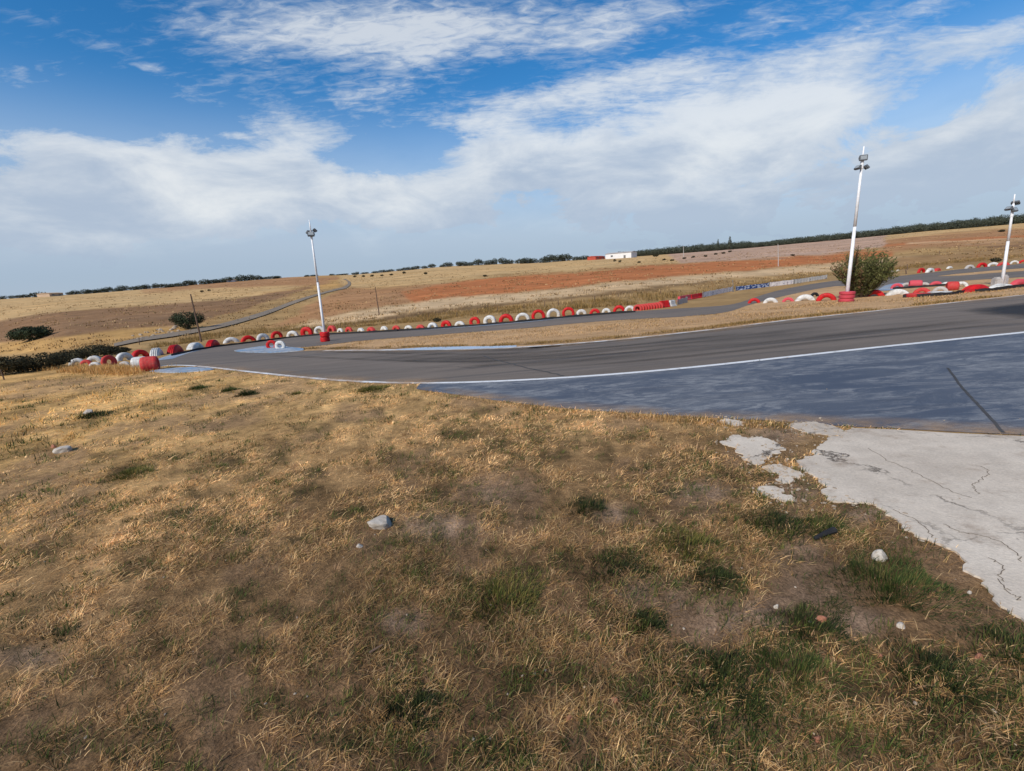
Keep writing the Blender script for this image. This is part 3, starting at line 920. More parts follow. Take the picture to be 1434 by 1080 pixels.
def make_grass():
    # tufts: every tuft has its own place, size, colour and lean; loose matted straw lies between them
    NT_ = 34000
    r = np.exp(RNG.uniform(math.log(.95), math.log(30), NT_)); th = np.radians(RNG.uniform(-66, 64, NT_))
    tx, ty = r * np.sin(th), r * np.cos(th)
    per = RNG.integers(5, 20, NT_)
    idx = np.repeat(np.arange(NT_), per); n = len(idx)
    sp = RNG.uniform(.012, .045, NT_) * np.clip(r / 4, 1, 4)
    x1 = tx[idx] + RNG.normal(0, 1, n) * sp[idx]; y1 = ty[idx] + RNG.normal(0, 1, n) * sp[idx]
    away = np.arctan2(y1 - ty[idx], x1 - tx[idx])
    N2 = 420000
    r2 = np.exp(RNG.uniform(math.log(.95), math.log(30), N2)); th2 = np.radians(RNG.uniform(-66, 64, N2))
    x = np.concatenate([x1, r2 * np.sin(th2)]); y = np.concatenate([y1, r2 * np.cos(th2)])
    tuft = np.concatenate([np.ones(n, bool), np.zeros(N2, bool)])
    tid = np.concatenate([idx, RNG.integers(0, NT_, N2)])
    yaw = np.concatenate([away + RNG.normal(0, .7, n), RNG.normal(.5, 1.5, N2)])
    P = np.stack([x, y, PA * x + PB * y], 1); r = np.hypot(x, y)
    px, py = project(P)
    ok = ~in_poly(x, y, infield)
    pv_ = on_pave(x, y); edge = np.zeros(len(x), bool)
    ok &= ~pv_
    lim = np.interp(px, [-900, 0, 100, 205, 230], [560, 521, 513, 515, 480])
    ok &= py > lim
    bare = blobs(px, py, BARE); g = blobs(px, py, GREEN)
    n2 = fbm(x, y, 1.7, 4, 5.0); n3 = fbm(x, y, 5.0, 3, 9.0)
    dens = np.clip(.42 + (n2 - .5) * 2.2 + (n3 - .5) * 1.4, .04, 1) * (1 - .9 * np.clip(bare * 1.3, 0, 1))
    tr_ = RNG.random(NT_)[tid]
    q1 = .4 * patches_of(x, y, 1.0) + .6 * patches_of(x, y, 1.0, 3.0); q2 = patches_of(x, y, 31.0, 2.2); q3 = patches_of(x, y, 61.0, .8)
    tg = RNG.random(NT_)
    pg = np.clip((n2 - .43) * 2.3 * np.clip(1.55 - r / 14, .3, 1) + np.clip(g * 1.25 - .3, 0, 1) * .9 + np.clip((q2 - .53) * 9, 0, .8) * np.clip(1.5 - r / 18, .5, 1) + .05 + .16 * np.clip(1.4 - r / 4, 0, 1), .03, .88)
    isg = tuft & (tg[tid] < pg)
    dens = np.where(isg, np.maximum(dens, .55), dens * (1 - .8 * np.clip(g * 1.4 - .25, 0, 1)))
    dens = dens * np.where(isg, 1, np.clip(1.25 - np.clip((q3 - .55) * 7, 0, .9), .2, 1))
    ok &= np.where(tuft, tr_, RNG.random(len(x))) < dens
    q1 = q1[ok]
    P, r, px, py, n2, n3, g, tuft, tid, yaw, isg = (a[ok] for a in (P, r, px, py, n2, n3, g, tuft, tid, yaw, isg))
    n = len(P)
    tc_ = RNG.random(NT_); tl = RNG.uniform(.5, 1.5, NT_); tb = RNG.uniform(.6, 1.35, NT_)
    gold = tc_[tid] < np.clip(1 - px / 420, 0, .8) * np.clip((r - 4.5) / 7, 0, 1)
    ci = np.where(tuft, (tc_[tid] * len(DRY)).astype(int) % len(DRY), RNG.integers(0, len(DRY), n))
    col = DRY[ci]
    col = np.where(gold[:, None], GOLD[RNG.integers(0, 3, n)], col)
    pt = fbm(P[:, 0], P[:, 1], .8, 4, 13.0); pt2 = fbm(P[:, 0], P[:, 1], .33, 3, 21.0)
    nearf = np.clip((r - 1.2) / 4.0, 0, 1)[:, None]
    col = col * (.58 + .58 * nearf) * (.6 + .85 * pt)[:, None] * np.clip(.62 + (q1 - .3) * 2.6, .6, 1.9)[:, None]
    olive = (np.clip((pt2 - .46) * 3.0, 0, .45) * tuft * (tg[tid] < .7))[:, None]
    col = col * (1 - olive) + np.array(lin(128, 118, 72)) * (.5 + pt[:, None]) * olive
    col = np.where(isg[:, None], GRN[(tc_[tid] * 4).astype(int) % 4], col) * RNG.uniform(.8, 1.2, (n, 1)) * np.where(tuft, tb[tid], 1.0)[:, None]
    L = np.where(tuft, RNG.uniform(.025, .06, n) * tl[tid], RNG.uniform(.03, .11, n))
    L = np.where(isg, L * .9, L)
    tall = RNG.random(n) < .006
    L = np.where(tall, L * 1.8, L)
    L = np.where(gold & (px < 330) & (r > 9) & tuft, L * RNG.uniform(1.1, 2.2, n), L)
    W = RNG.uniform(.0016, .0036, n) * np.clip(r / 3.0, 1, 5.5)
    lean = np.where(tuft, np.where(isg, RNG.uniform(.1, 1.2, n), RNG.uniform(.25, 1.4, n)), RNG.uniform(1.3, 1.55, n))
    out = {}
    for nm, m in (('dry_grass', ~isg), ('green_grass', isg)):
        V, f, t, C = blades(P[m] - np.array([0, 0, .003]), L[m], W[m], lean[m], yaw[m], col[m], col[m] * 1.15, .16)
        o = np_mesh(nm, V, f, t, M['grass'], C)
        o['kind'] = 'stuff'
        out[nm] = o
    tag(out['dry_grass'], 'short dry straw coloured grass matted over the foreground soil', 'grass')
    tag(out['green_grass'], 'sparse green blades growing through the dry foreground grass', 'grass')


make_grass()


def field_tussocks():
    n = 13000
    th = RNG.uniform(-.95, .92, n); r0 = smooth_interp(th, _r0[:, 0], _r0[:, 1])
    r = r0 + 6 + RNG.random(n) ** 1.8 * 250
    x, y = r * np.sin(th), r * np.cos(th); z = terrain(x, y)
    k = fbm(th * 25, np.log(r) * 22, 1.0, 4, 3.0); ok = RNG.random(n) < np.clip((k - .42) * 6, .02, 1)
    P = np.stack([x, y, z - .02], 1)[ok]; r = r[ok]; n = len(P)
    pal = np.array([lin(160, 124, 80), lin(190, 156, 108), lin(136, 106, 70), lin(206, 174, 126), lin(122, 102, 66)])
    col = pal[RNG.integers(0, 5, n)] * RNG.uniform(.8, 1.2, (n, 1))
    idx = np.repeat(np.arange(n), 4); m = len(idx)
    Q = P[idx] + np.stack([RNG.normal(0, .25, m), RNG.normal(0, .25, m), np.zeros(m)], 1)
    V, f, t, C = blades(Q, RNG.uniform(.12, .34, m), RNG.uniform(.05, .12, m) * np.clip(r[idx] / 70, .6, 2), RNG.uniform(.1, 1.0, m), RNG.uniform(0, 6.28, m), col[idx])
    o = np_mesh('field_tussocks', V, f, t, M['grass'], C); o['kind'] = 'stuff'
    tag(o, 'dry stubble tussocks scattered over the hillside fields', 'stubble')


def clump(name, c, rad, n, hmin, hmax, cols, label, group, cat='weed', wid=(.002, .0042), flat=1.0):
    n = int(n * 1.5); wid = (wid[0] * max(1, math.hypot(c[0], c[1]) / 4), wid[1] * max(1, math.hypot(c[0], c[1]) / 4))
    a = RNG.uniform(0, 2 * math.pi, n); q = rad * np.sqrt(RNG.random(n)) * (1 + .35 * np.sin(a * 3 + c[0] * 9))
    P = np.stack([q * np.cos(a), q * np.sin(a) * .9, np.zeros(n)], 1)
    zz = PA * P[:, 0] + PB * P[:, 1]; P[:, 2] = zz - .004
    L = RNG.uniform(hmin, hmax, n) * (.95 - .45 * q / rad); n = n
    W = RNG.uniform(*wid, n); lean = np.clip(q / rad * flat + RNG.normal(.2, .25, n), 0, 1.5)
    yaw = a + RNG.normal(0, .7, n)
    k = cols[RNG.integers(0, len(cols), n)] * RNG.uniform(.6, 1.25, (n, 1))
    V, f, t, C = blades(P, L, W, lean, yaw, k, k * 1.15)
    o = np_mesh(name, V, f, t, M['grass'], C); o.location = c
    tag(o, label, cat, group)
    return o


DKG = np.array([lin(44, 54, 26), lin(58, 66, 32), lin(70, 76, 38), lin(38, 44, 22)])
MIDG = np.array([lin(62, 78, 36), lin(78, 92, 44), lin(52, 66, 30), lin(112, 106, 60)])
YLG = np.array([lin(118, 112, 54), lin(92, 98, 44), lin(140, 124, 66), lin(70, 78, 36)])
CLUMPS = [
    (1245, 818, .32, 1800, .04, .10, MIDG, 'wide bright green grass clump around the white stone beside the concrete edge'),
    (1000, 812, .15, 700, .03, .07, DKG, 'small dark round weed standing alone on the bare pinkish soil'),
    (820, 712, .19, 500, .04, .10, DKG, 'dark green clump on straw, level with the lowest small concrete patch'),
    (958, 768, .26, 700, .05, .12, YLG, 'yellowish green clump just behind the small dark round weed'),
    (1085, 738, .27, 800, .04, .10, DKG, 'flat dark green clump just below the lowest small concrete patch'),
    (1155, 740, .2, 420, .04, .09, MIDG, 'low leafy green clump beside the thin black stick'),
    (700, 842, .3, 1200, .04, .10, YLG, 'broad yellow green grass clump at the centre of the foreground'),
    (1135, 882, .2, 900, .03, .07, DKG, 'dark green clump next to the upper broken brick piece'),
    (1010, 960, .26, 1300, .03, .08, DKG, 'large dark green clump at the bottom right of the grass, left of its twin'),
    (1110, 940, .22, 1000, .03, .08, MIDG, 'mid green clump between two large dark clumps at the bottom right'),
    (1310, 950, .22, 1000, .03, .08, DKG, 'dark green clump below the pebble near the concrete corner'),
    (132, 583, .36, 300, .08, .2, DKG, 'dark green weed partly hiding a pale stone on the left grass'),
    (520, 546, .4, 800, .05, .13, YLG, 'yellow green grass fringe touching the white track line'),
    (345, 553, .24, 340, .08, .2, DKG, 'dark tuft, rightmost of three small tufts below the white line'),
    (322, 547, .22, 300, .06, .14, MIDG, 'green tuft, middle of three small tufts below the white line'),
    (278, 544, .3, 330, .06, .14, MIDG, 'green tuft, leftmost of three small tufts below the white line'),
    (905, 876, .12, 500, .03, .07, DKG, 'small dark upright weed patch left of the bare soil path'),
    (575, 1000, .16, 700, .03, .08, DKG, 'dark leafy weed near the bottom edge, left of centre'),
    (85, 890, .15, 260, .02, .05, DKG, 'flat dark rosette weed beside the pale bare soil at left'),
    (185, 664, .3, 700, .04, .1, YLG, 'olive grass streak on the golden left slope below the white rock'),
    (1424, 912, .2, 800, .03, .08, MIDG, 'green clump at the right picture edge below the concrete corner'),
    (860, 796, .26, 600, .03, .09, DKG, 'grey green scattered clump left of the yellowish green clump'),
    (415, 552, .16, 140, .05, .12, YLG, 'tiny yellowish tuft by the white line, right of the three small tufts'),
]
for c in CLUMPS:
    clump('grass_clump', at(c[0], c[1]), c[2], c[3], c[4], c[5], c[6], c[7], 'green clumps in the dry grass')

field_tussocks()
# tall dry grass on the verges
def verge_grass():
    S = []
    def strip(pl, n, spread, hmin, hmax, pal, lat):
        P0 = np.array([[v.x, v.y] for v in (at(*p) for p in pl)])
        t = RNG.uniform(0, len(P0) - 1.0001, n); i = t.astype(int); fr = (t - i)[:, None]
        P = P0[i] * (1 - fr) + P0[i + 1] * fr
        rad = P / np.linalg.norm(P, axis=1)[:, None]
        P = P + rad * (spread * RNG.uniform(0, 1, n))[:, None] + RNG.normal(0, lat, P.shape)
        cl = fbm(P[:, 0], P[:, 1], .8, 3)
        k = RNG.random(n) < np.clip((cl - .3) * 3, .1, 1); P = P[k]; cl = cl[k]
        n = len(P)
        ok = ~on_pave(P[:, 0], P[:, 1]); P = P[ok]; cl = cl[ok]; n = len(P)
        Z = terrain(P[:, 0], P[:, 1]); r = np.hypot(P[:, 0], P[:, 1])
        L = RNG.uniform(hmin, hmax, n) * (.5 + cl)
        W = RNG.uniform(.004, .008, n) * np.clip(r / 9, 1, 4)
        col = pal[RNG.integers(0, len(pal), n)] * RNG.uniform(.7, 1.2, (n, 1))
        S.append(blades(np.stack([P[:, 0], P[:, 1], Z - .01], 1), L, W, RNG.uniform(.05, .9, n), RNG.uniform(0, 6.28, n), col, col * 1.1))
    G2 = np.concatenate([GOLD, DRY[:2]])
    OL = np.array([lin(150, 120, 70), lin(128, 104, 62), lin(172, 140, 84), lin(104, 92, 52), lin(188, 150, 92)])
    strip([(-80, 528), (0, 521), (60, 516), (100, 516), (150, 519), (205, 524)], 11000, 1.0, .08, .26, G2, .4)
    strip([(90, 520), (150, 522), (196, 523)], 3000, .6, .15, .36, G2, .25)
    strip([(215, 488), (300, 475), (400, 464), (500, 458.5), (600, 450), (700, 441), (800, 434), (890, 427)], 30000, 7.0, .1, .4, OL, .3)
    strip([(890, 426), (960, 418), (1040, 404), (1100, 395), (1160, 386)], 6000, 8.0, .2, .6, OL, .4)
    strip([(1225, 382), (1300, 373.5), (1434, 361)], 4000, 6.0, .2, .6, OL, .4)
    strip([(420, 489.5), (500, 488.5), (600, 487), (700, 485.5), (800, 479.5), (900, 470.5), (1000, 459.5), (1100, 447.5), (1250, 432), (1434, 412)], 16000, .7, .03, .11, OL, .1)
    strip([(430, 488), (560, 484), (700, 478), (850, 466), (1000, 452), (1150, 436), (1300, 422), (1434, 408)], 26000, 5.0, .02, .08, np.concatenate([DRY, OL]), .8)
    strip([(585, 546), (700, 563.5), (860, 579), (1000, 587), (1100, 592.5)], 4000, -.25, .03, .09, np.concatenate([DRY, OL]), .05)
    o = 0; VV = []; FF = []; TT = []; CC = []
    for V, f, t, C in S:
        VV.append(V); FF.append(f + o); TT.append(t); CC.append(C); o += len(V)
    g = np_mesh('verge_grass', np.concatenate(VV), np.concatenate(FF), np.concatenate(TT), M['grass'], np.concatenate(CC))
    g['kind'] = 'stuff'; tag(g, 'taller dry golden grass along the circuit verges and behind the tyres', 'grass')


verge_grass()

# ------------------------------------------------------------------ tyres
ORD = ['first', 'second', 'third', 'fourth', 'fifth', 'sixth', 'seventh', 'eighth', 'ninth', 'tenth', 'eleventh', 'twelfth', 'thirteenth', 'fourteenth',
       'fifteenth', 'sixteenth', 'seventeenth', 'eighteenth', 'nineteenth', 'twentieth', 'twenty first', 'twenty second', 'twenty third', 'twenty fourth']


def row_dir(pl, px):
    xs = [p[0] for p in pl]
    i = max(0, min(len(pl) - 2, int(np.searchsorted(xs, px)) - 1))
    a = on_plane(*pl[i]); b = on_plane(*pl[i + 1])
    return math.atan2(b[1] - a[1], b[0] - a[0])


def put_tyre(px, base, w, h, mat, label, group, yaw, mode='arch', hole=.52, wid=.5, back=0.0, z_up=None):
    p = at(px, base)
    if back:
        u = Vector((p.x, p.y, 0)).normalized(); p = p + u * back; p.z = tz(p.x, p.y)
    D = depth(p); W = w * D / F; H = h * D / F
    o = bpy.data.objects.new('tyre', tyre_mesh(hole, wid, mat)); COL.objects.link(o)
    if mode == 'arch':
        # foreshortened rows: the width seen is the length along the row times the sine of the view angle
        view = math.atan2(p.y, p.x); s = abs(math.sin(view - yaw)); c = abs(math.cos(view - yaw))
        We = W / (s + .3 * c)
        R = (We * We / 4 + H * H) / (2 * H) if H < We / 2 else We / 2
        R = min(max(R, .28), .95)
        o.scale = (R, R, R)
        o.location = (p.x, p.y, p.z + min(H - R, R * .55))
        o.rotation_euler = (math.pi / 2 + random.uniform(-.08, .08), random.uniform(0, 6), yaw + random.uniform(-.09, .09))
        o.rotation_mode = 'XYZ'
    elif mode == 'flat':
        R = W / 2; t = H
        o.scale = (R, R, t / wid)
        o.location = (p.x, p.y, p.z + t / 2 - .01); o.rotation_euler = (PB * .5, -PA * .5, random.uniform(0, 6))
    elif mode == 'tread':
        R = H / 1.8
        o.scale = (R, R, W / wid)
        o.location = (p.x, p.y, p.z + R * .8)
        o.rotation_euler = (math.pi / 2, random.uniform(0, 6), yaw + math.pi / 2)
    return tag(o, label, 'tyre', group)


OUT = [(109, 511, 20, 9, 'W'), (122, 513, 14, 9, 'r'), (133, 508, 19, 9.5, 'W'), (154, 512, 19, 15, 'r'), (175, 505, 22, 11, 'W'), (197, 501, 22, 11, 'R'), (220, 498, 24, 10.5, 'W'),
       (246, 494, 25, 11, 'R'), (273.5, 488.5, 21, 8.5, 'W'), (298, 484.5, 22, 8.5, 'R'), (324, 480, 21, 7.5, 'W'), (348, 478, 20, 8, 'R'), (368.5, 476, 17, 8.8, 'W'), (388, 473, 16, 9, 'R'), (410, 471, 17, 7.5, 'W'),
       (430, 469, 18, 11, 'R'), (448, 466.5, 15, 9.5, 'W'), (465, 464.5, 14, 8.5, 'r'), (476.5, 465, 9.5, 5, 'W'), (489, 464.5, 12, 6.5, 'r'), (505.5, 464, 11, 4.5, 'W'), (520, 463.5, 14, 5.5, 'r'),
       (538, 462, 13, 5, 'W'), (555, 461.5, 12.5, 5.5, 'r'), (572, 461, 12.5, 5, 'W'), (589, 461, 13, 6, 'r'), (606, 460, 15, 8, 'W'), (625, 457.5, 16, 8.5, 'R'), (644, 456.5, 16, 6.5, 'W'), (665, 454, 16, 10, 'R'),
       (686, 452.5, 19, 10.5, 'W'), (709, 450.5, 21, 10.5, 'R'), (732, 448.5, 21, 10, 'W'), (754, 446, 20, 12, 'R'), (775, 444, 20, 11.5, 'W'), (796, 442.5, 18, 12, 'R'), (814, 440.5, 15, 7, 'W'), (833, 440, 15, 7.5, 'R'),
       (849, 438.5, 13, 6.5, 'W'), (867, 436.5, 17, 8.5, 'R'), (882, 436, 15, 7.5, 'W')]
nW = nR = 0
MT = {'W': 'white', 'R': 'red', 'r': 'red_faded', 'p': 'pink', 'G': 'grey_white'}
for (px, b, w, h, k) in OUT:
    if k == 'W': nW += 1; lab = 'white half buried tyre, %s white from the left in the far kerb row' % ORD[nW - 1]
    else:
        nR += 1; lab = '%s half buried tyre, %s red from the left in the far kerb row' % ({'R': 'red', 'r': 'faded red'}[k], ORD[nR - 1])
    yaw = row_dir(BACK_OUT, px) if px > 215 else row_dir([(95, 513), (140, 508), (213, 498)], px)
    put_tyre(px, b, w, h, MT[k], lab, 'tyres in the row behind the far kerb', yaw, hole=(.36, .40, .44, .48)[random.randrange(4)] if not 720 < px < 805 else .56, wid=(.55, .7)[random.randrange(2)], back=.25)

put_tyre(134, 516, 16, 9, 'white', 'white tyre half sunk in golden grass in front of the leftmost tyres', 'loose tyres at the left corner', 0.1)
put_tyre(176, 516, 17, 10, 'grey_white', 'dirty white tyre in golden grass, behind the upright red one', 'loose tyres at the left corner', 0.1)
put_tyre(198, 516.5, 17, 17, 'white', 'white upright tyre pressed against the big red one at the left corner', 'loose tyres at the left corner', .3, 'tread', wid=.7)
put_tyre(212, 519, 20, 20, 'red_faded', 'big red upright tyre with its tread towards the grass at the left corner', 'loose tyres at the left corner', .5, 'tread', wid=.7)
put_tyre(381, 487.5, 15, 14.5, 'red', 'red tyre standing on the blue inner kerb beside a white one', 'pair of tyres on the inner kerb', .15, hole=.45, wid=.45)
put_tyre(393, 488.5, 13.5, 12, 'white', 'white tyre standing on the blue inner kerb beside a red one', 'pair of tyres on the inner kerb', .05, hole=.42, wid=.45)

INR = [(1056, 424.5, 16, 7, 'R'), (1079, 424, 19, 7, 'W'), (1103.5, 422.5, 15, 6, 'p'), (1127.5, 421, 25, 8.5, 'W'), (1157, 421, 25, 10.5, 'R'), (1224, 415, 25, 9, 'R'), (1257, 413, 28, 8, 'W')]
desc = ['bright red tyre at the left end of the short row before the bush', 'white tyre between two red ones left of the bush', 'small pale red tyre between two white ones left of the bush',
        'large white tyre left of the bright red one by the floodlight pole', 'large bright red tyre just left of the pole with the ringed red base', 'bright red tyre just right of the bush',
        'large white tyre, first right of the red one beside the bush']
for (px, b, w, h, k), d in zip(INR, desc):
    put_tyre(px, b, w, h, MT[k], d, 'tyres on the infield edge at the right', row_dir([(1040, 426), (1434, 400)], px), hole=.5, wid=.5)
put_tyre(1140.5, 416.5, 11, 6, 'rubber', 'unpainted black tyre half hidden behind two infield tyres', 'tyres on the infield edge at the right', .2, back=.7)
FR = [(1291, 410, 20, 7, 'r', 'arch', 'faded red arch tyre behind a flat red tyre on the infield'), (1284, 415.5, 30, 5, 'r', 'flat', 'flat lying red tyre on the dark rubber strip at the infield'),
      (1316.5, 408.5, 18, 7, 'G', 'arch', 'greyish white tyre resting behind the flat white one'), (1316, 412.5, 27, 4.5, 'W', 'flat', 'flat lying white tyre on the dark rubber strip at the infield'),
      (1367, 408.5, 34, 10, 'R', 'arch', 'widest red tyre of the front infield row, left of the pole with white blocks'), (1401, 404.5, 31, 7, 'W', 'arch', 'wide white tyre in front of the pole with white blocks'),
      (1427, 400, 22, 9, 'p', 'arch', 'pale red tyre right of the pole with white blocks'), (1445, 398, 22, 8, 'W', 'arch', 'white tyre cut by the right picture edge')]
for (px, b, w, h, k, m, d) in FR:
    put_tyre(px, b, w, h, MT[k], d, 'tyres of the front infield row', row_dir([(1240, 417), (1330, 412), (1434, 401)], px), m, hole=.5, wid=.5)
BK = [(1256, 404, 15, 7, 'p', 'dark pink'), (1269, 403, 11, 7, 'G', 'greyish white'), (1281.5, 402.5, 14, 10, 'p', 'tall pale red'), (1294, 401.5, 13, 6, 'G', 'pale grey'), (1310.5, 400.5, 16, 6.5, 'p', 'wide pale red'),
      (1325, 400, 11, 5, 'W', 'small white'), (1333, 406.5, 13, 12, 'r', 'upright faded red'), (1346, 401.5, 12, 7, 'W', 'bright white')]
for i, (px, b, w, h, k, d) in enumerate(BK):
    put_tyre(px, b, w, h, MT[k], '%s tyre, %s from the left in the second infield row' % (d, ORD[i]), 'tyres of the second infield row', row_dir([(1245, 406), (1350, 399)], px),
             'tread' if d.startswith(('upright', 'tall')) else 'arch', hole=.45, wid=.6)
FRR = [(1290, 382, 11, 6.5, 'R'), (1302, 381.5, 11, 6, 'W'), (1313, 379.5, 10, 4, 'r'), (1330, 376, 7, 3, 'W'), (1358, 376, 12, 5, 'G'), (1375, 374.5, 13, 6.5, 'R'), (1390.5, 373, 13, 5.5, 'W'), (1405, 372, 14, 5, 'r'),
       (1420.5, 369.5, 10, 4.5, 'W'), (1433, 368.5, 11, 4.5, 'R')]
for i, (px, b, w, h, k) in enumerate(FRR):
    put_tyre(px, b, w, h, MT[k], '%s tyre, %s from the left in the distant row at far right' % ({'R': 'red', 'W': 'white', 'r': 'faded red', 'G': 'grey white'}[k], ORD[i]),
             'tyres of the distant row at far right', row_dir(BACK_OUT, px), hole=.5, wid=.5)

# black belts along the foot of the tyres


def belt(name, pix, h, label, back=.12):
    P = np.array([[v.x, v.y] for v in (at(*p) for p in pix)]); P = catmull(P, 6)
    T = P / np.linalg.norm(P, axis=1)[:, None]
    P = P + T * back
    bm = bmesh.new(); rows = []
    for i, p in enumerate(P):
        q = p + T[i] * .07; z = tz(p[0], p[1]); hh = h * (.85 + .3 * random.random())
        rows.append([bm.verts.new((p[0], p[1], z - .02)), bm.verts.new((p[0], p[1], z + hh)), bm.verts.new((q[0], q[1], z + hh - .01)), bm.verts.new((q[0], q[1], z - .02))])
    for a, b in zip(rows[:-1], rows[1:]):
        for k in range(3): bm.faces.new((a[k], a[k + 1], b[k + 1], b[k]))
    bm.faces.new(rows[0]); bm.faces.new(list(reversed(rows[-1])))
    bmesh.ops.recalc_face_normals(bm, faces=bm.faces)
    return tag(from_bm(name, bm, M['rubber']), label, 'rubber strip')


belt('rubber_strip', [(x_, y_ + (2.2 if x_ < 400 else 1.5)) for x_, y_ in BACK_OUT[1:16]], .13, 'long black rubber strip along the foot of the far kerb tyre row', 0)
belt('rubber_strip', [(1264, 417), (1290, 416.2), (1330, 413.2), (1352, 410), (1384, 408), (1416, 404), (1450, 399.5)], .13, 'black rubber strip under the front infield tyre row at right', 0)
belt('rubber_strip', [(1250, 405.5), (1290, 402.5), (1330, 400), (1350, 398)], .12, 'short dark rubber strip under the second infield tyre row', 0)

# ------------------------------------------------------------------ floodlight poles


def floodlight(parent, z, yaw, tilt, size, arm):
    """one lamp head on a short arm: housing with cooling fins, glass"""
    bm = bmesh.new()
    rot = Matrix.Rotation(yaw, 3, 'Z').to_quaternion()
    base = rot @ Vector((0, -arm, 0)) + Vector((0, 0, z))
    cyl(bm, (0, 0, z - .03), base, .02, .02, 8)
    q = rot @ Matrix.Rotation(tilt, 3, 'X').to_quaternion()
    box(bm, base, (size, size * .32, size * .74), q, size * .04)
    for i in range(5):
        box(bm, base + q @ Vector((size * (-.36 + .18 * i), size * .22, 0)), (size * .03, size * .16, size * .6), q)
    # yoke
    for s in (-1, 1):
        box(bm, base + q @ Vector((s * size * .53, .03, 0)), (size * .04, size * .1, size * .3), q)
    h = from_bm('floodlight', bm, M['housing'], parent)
    b2 = bmesh.new()
    box(b2, base + q @ Vector((0, -size * .165, 0)), (size * .74, size * .02, size * .5), q, size * .008)
    from_bm('glass', b2, M['lens'], h)


def pole(px, base, top_px, top_py, rw, lamps, label, lampf):
    p = at(px, base); D = depth(p)
    d = ray(top_px, top_py); t = math.hypot(p.x, p.y) / math.hypot(d[0], d[1])
    H = CAMZ + d[2] * t - p.z
    # keep the small lean the photograph shows
    tx, ty = d[0] * t - p.x, d[1] * t - p.y
    root = empty('floodlight_pole', p); root['label'] = label; root['category'] = 'floodlight pole'; root['group'] = 'white floodlight poles around the circuit'
    root.rotation_euler = (-math.atan2(ty, H) * .9, math.atan2(tx, H), 0)
    bm = bmesh.new()
    rw *= .8; cyl(bm, (0, 0, -.2), (0, 0, H * .5), rw, rw * .8, 16); cyl(bm, (0, 0, H * .5), (0, 0, H * .9), rw * .78, rw * .6, 16); cyl(bm, (0, 0, H * .9), (0, 0, H), rw * .45, rw * .35, 12)
    from_bm('mast', bm, M['mast'], root, True)
    bm = bmesh.new()
    cyl(bm, (0, 0, H * lampf - .4), (0, 0, H * lampf + .04), rw * .85, rw * .8, 12)
    from_bm('bracket', bm, M['mast'], root)
    for (dz, yaw, tilt, size, arm) in lamps: floodlight(root, H * lampf + dz, yaw, tilt, size, arm)
    return root, p, D, H


LP = [(0.02, -.35, -.1, .3, .1), (-.34, 1.3, -.75, .25, .19), (-.34, -1.4, -.75, .25, .19)]
r1, p1, D1, H1 = pole(456, 478.5, 433, 308, .095, [(-.12, .3, -.5, .36, .1), (.1, 2.2, -.8, .28, .24), (.0, -1.9, -.8, .28, .16)], 'white floodlight pole with one red tyre sleeve, standing before the far straight', .905)
r2, p2, D2, H2 = pole(1185, 422.5, 1210, 205, .1, LP, 'white floodlight pole in a ringed red tyre base beside the bush', .925)
r3, p3, D3, H3 = pole(1402.5, 401.5, 1421, 272, .085, [(.2, 2.0, -.9, .27, .2), (-.02, -1.5, -.8, .25, .2), (-.1, .2, -.5, .25, .08)], 'white floodlight pole with white concrete blocks at its foot at far right', .86)


def stacked(p, D, wpx, hpx, n, mat, label, group, which):
    R = wpx * D / F / 2; t = hpx * D / F / n
    for i in range(n):
        o = bpy.data.objects.new('tyre', tyre_mesh(.35, .5, mat)); COL.objects.link(o)
        k = 1 + random.uniform(-.02, .02)
        o.scale = (R * k, R * k, t / .5 * .99); o.location = (p.x + random.uniform(-.02, .02), p.y + random.uniform(-.02, .02), p.z + t * (i + .5) - .01)
        o.rotation_euler = (random.uniform(-.02, .02), random.uniform(-.02, .02), i * 1.3)
        tag(o, label % which[i], 'tyre', group)


stacked(p1, D1, 13, 14, 2, 'red', '%s of two red tyres threaded on the left floodlight pole', 'tyres threaded on the left pole', ['lower', 'upper'])
stacked(p2, D2, 19, 14.5, 3, 'pink', '%s of three red tyres stacked around the pole beside the bush', 'tyres stacked round the pole by the bush', ['lowest', 'middle', 'topmost'])
# blocks at the foot of the third pole
for (ox, s, lab) in ((-.17, (.27, .3, .42), 'white concrete block left of the far right pole foot'), (.16, (.22, .26, .5), 'white concrete block right of the far right pole foot')):
    bm = bmesh.new(); box(bm, (0, 0, s[2] / 2 - .02), s, None, .03)
    box(bm, (0, 0, s[2] - .0), (s[0] * .6, s[1] * .6, .06), None, .01)
    o = from_bm('concrete_block', bm, M['grey_white']); o.location = (p3.x + ox, p3.y + .1, tz(p3.x + ox, p3.y + .1)); o.rotation_euler = (0, 0, ox)
    tag(o, lab, 'concrete block', 'blocks at the foot of the far right pole')

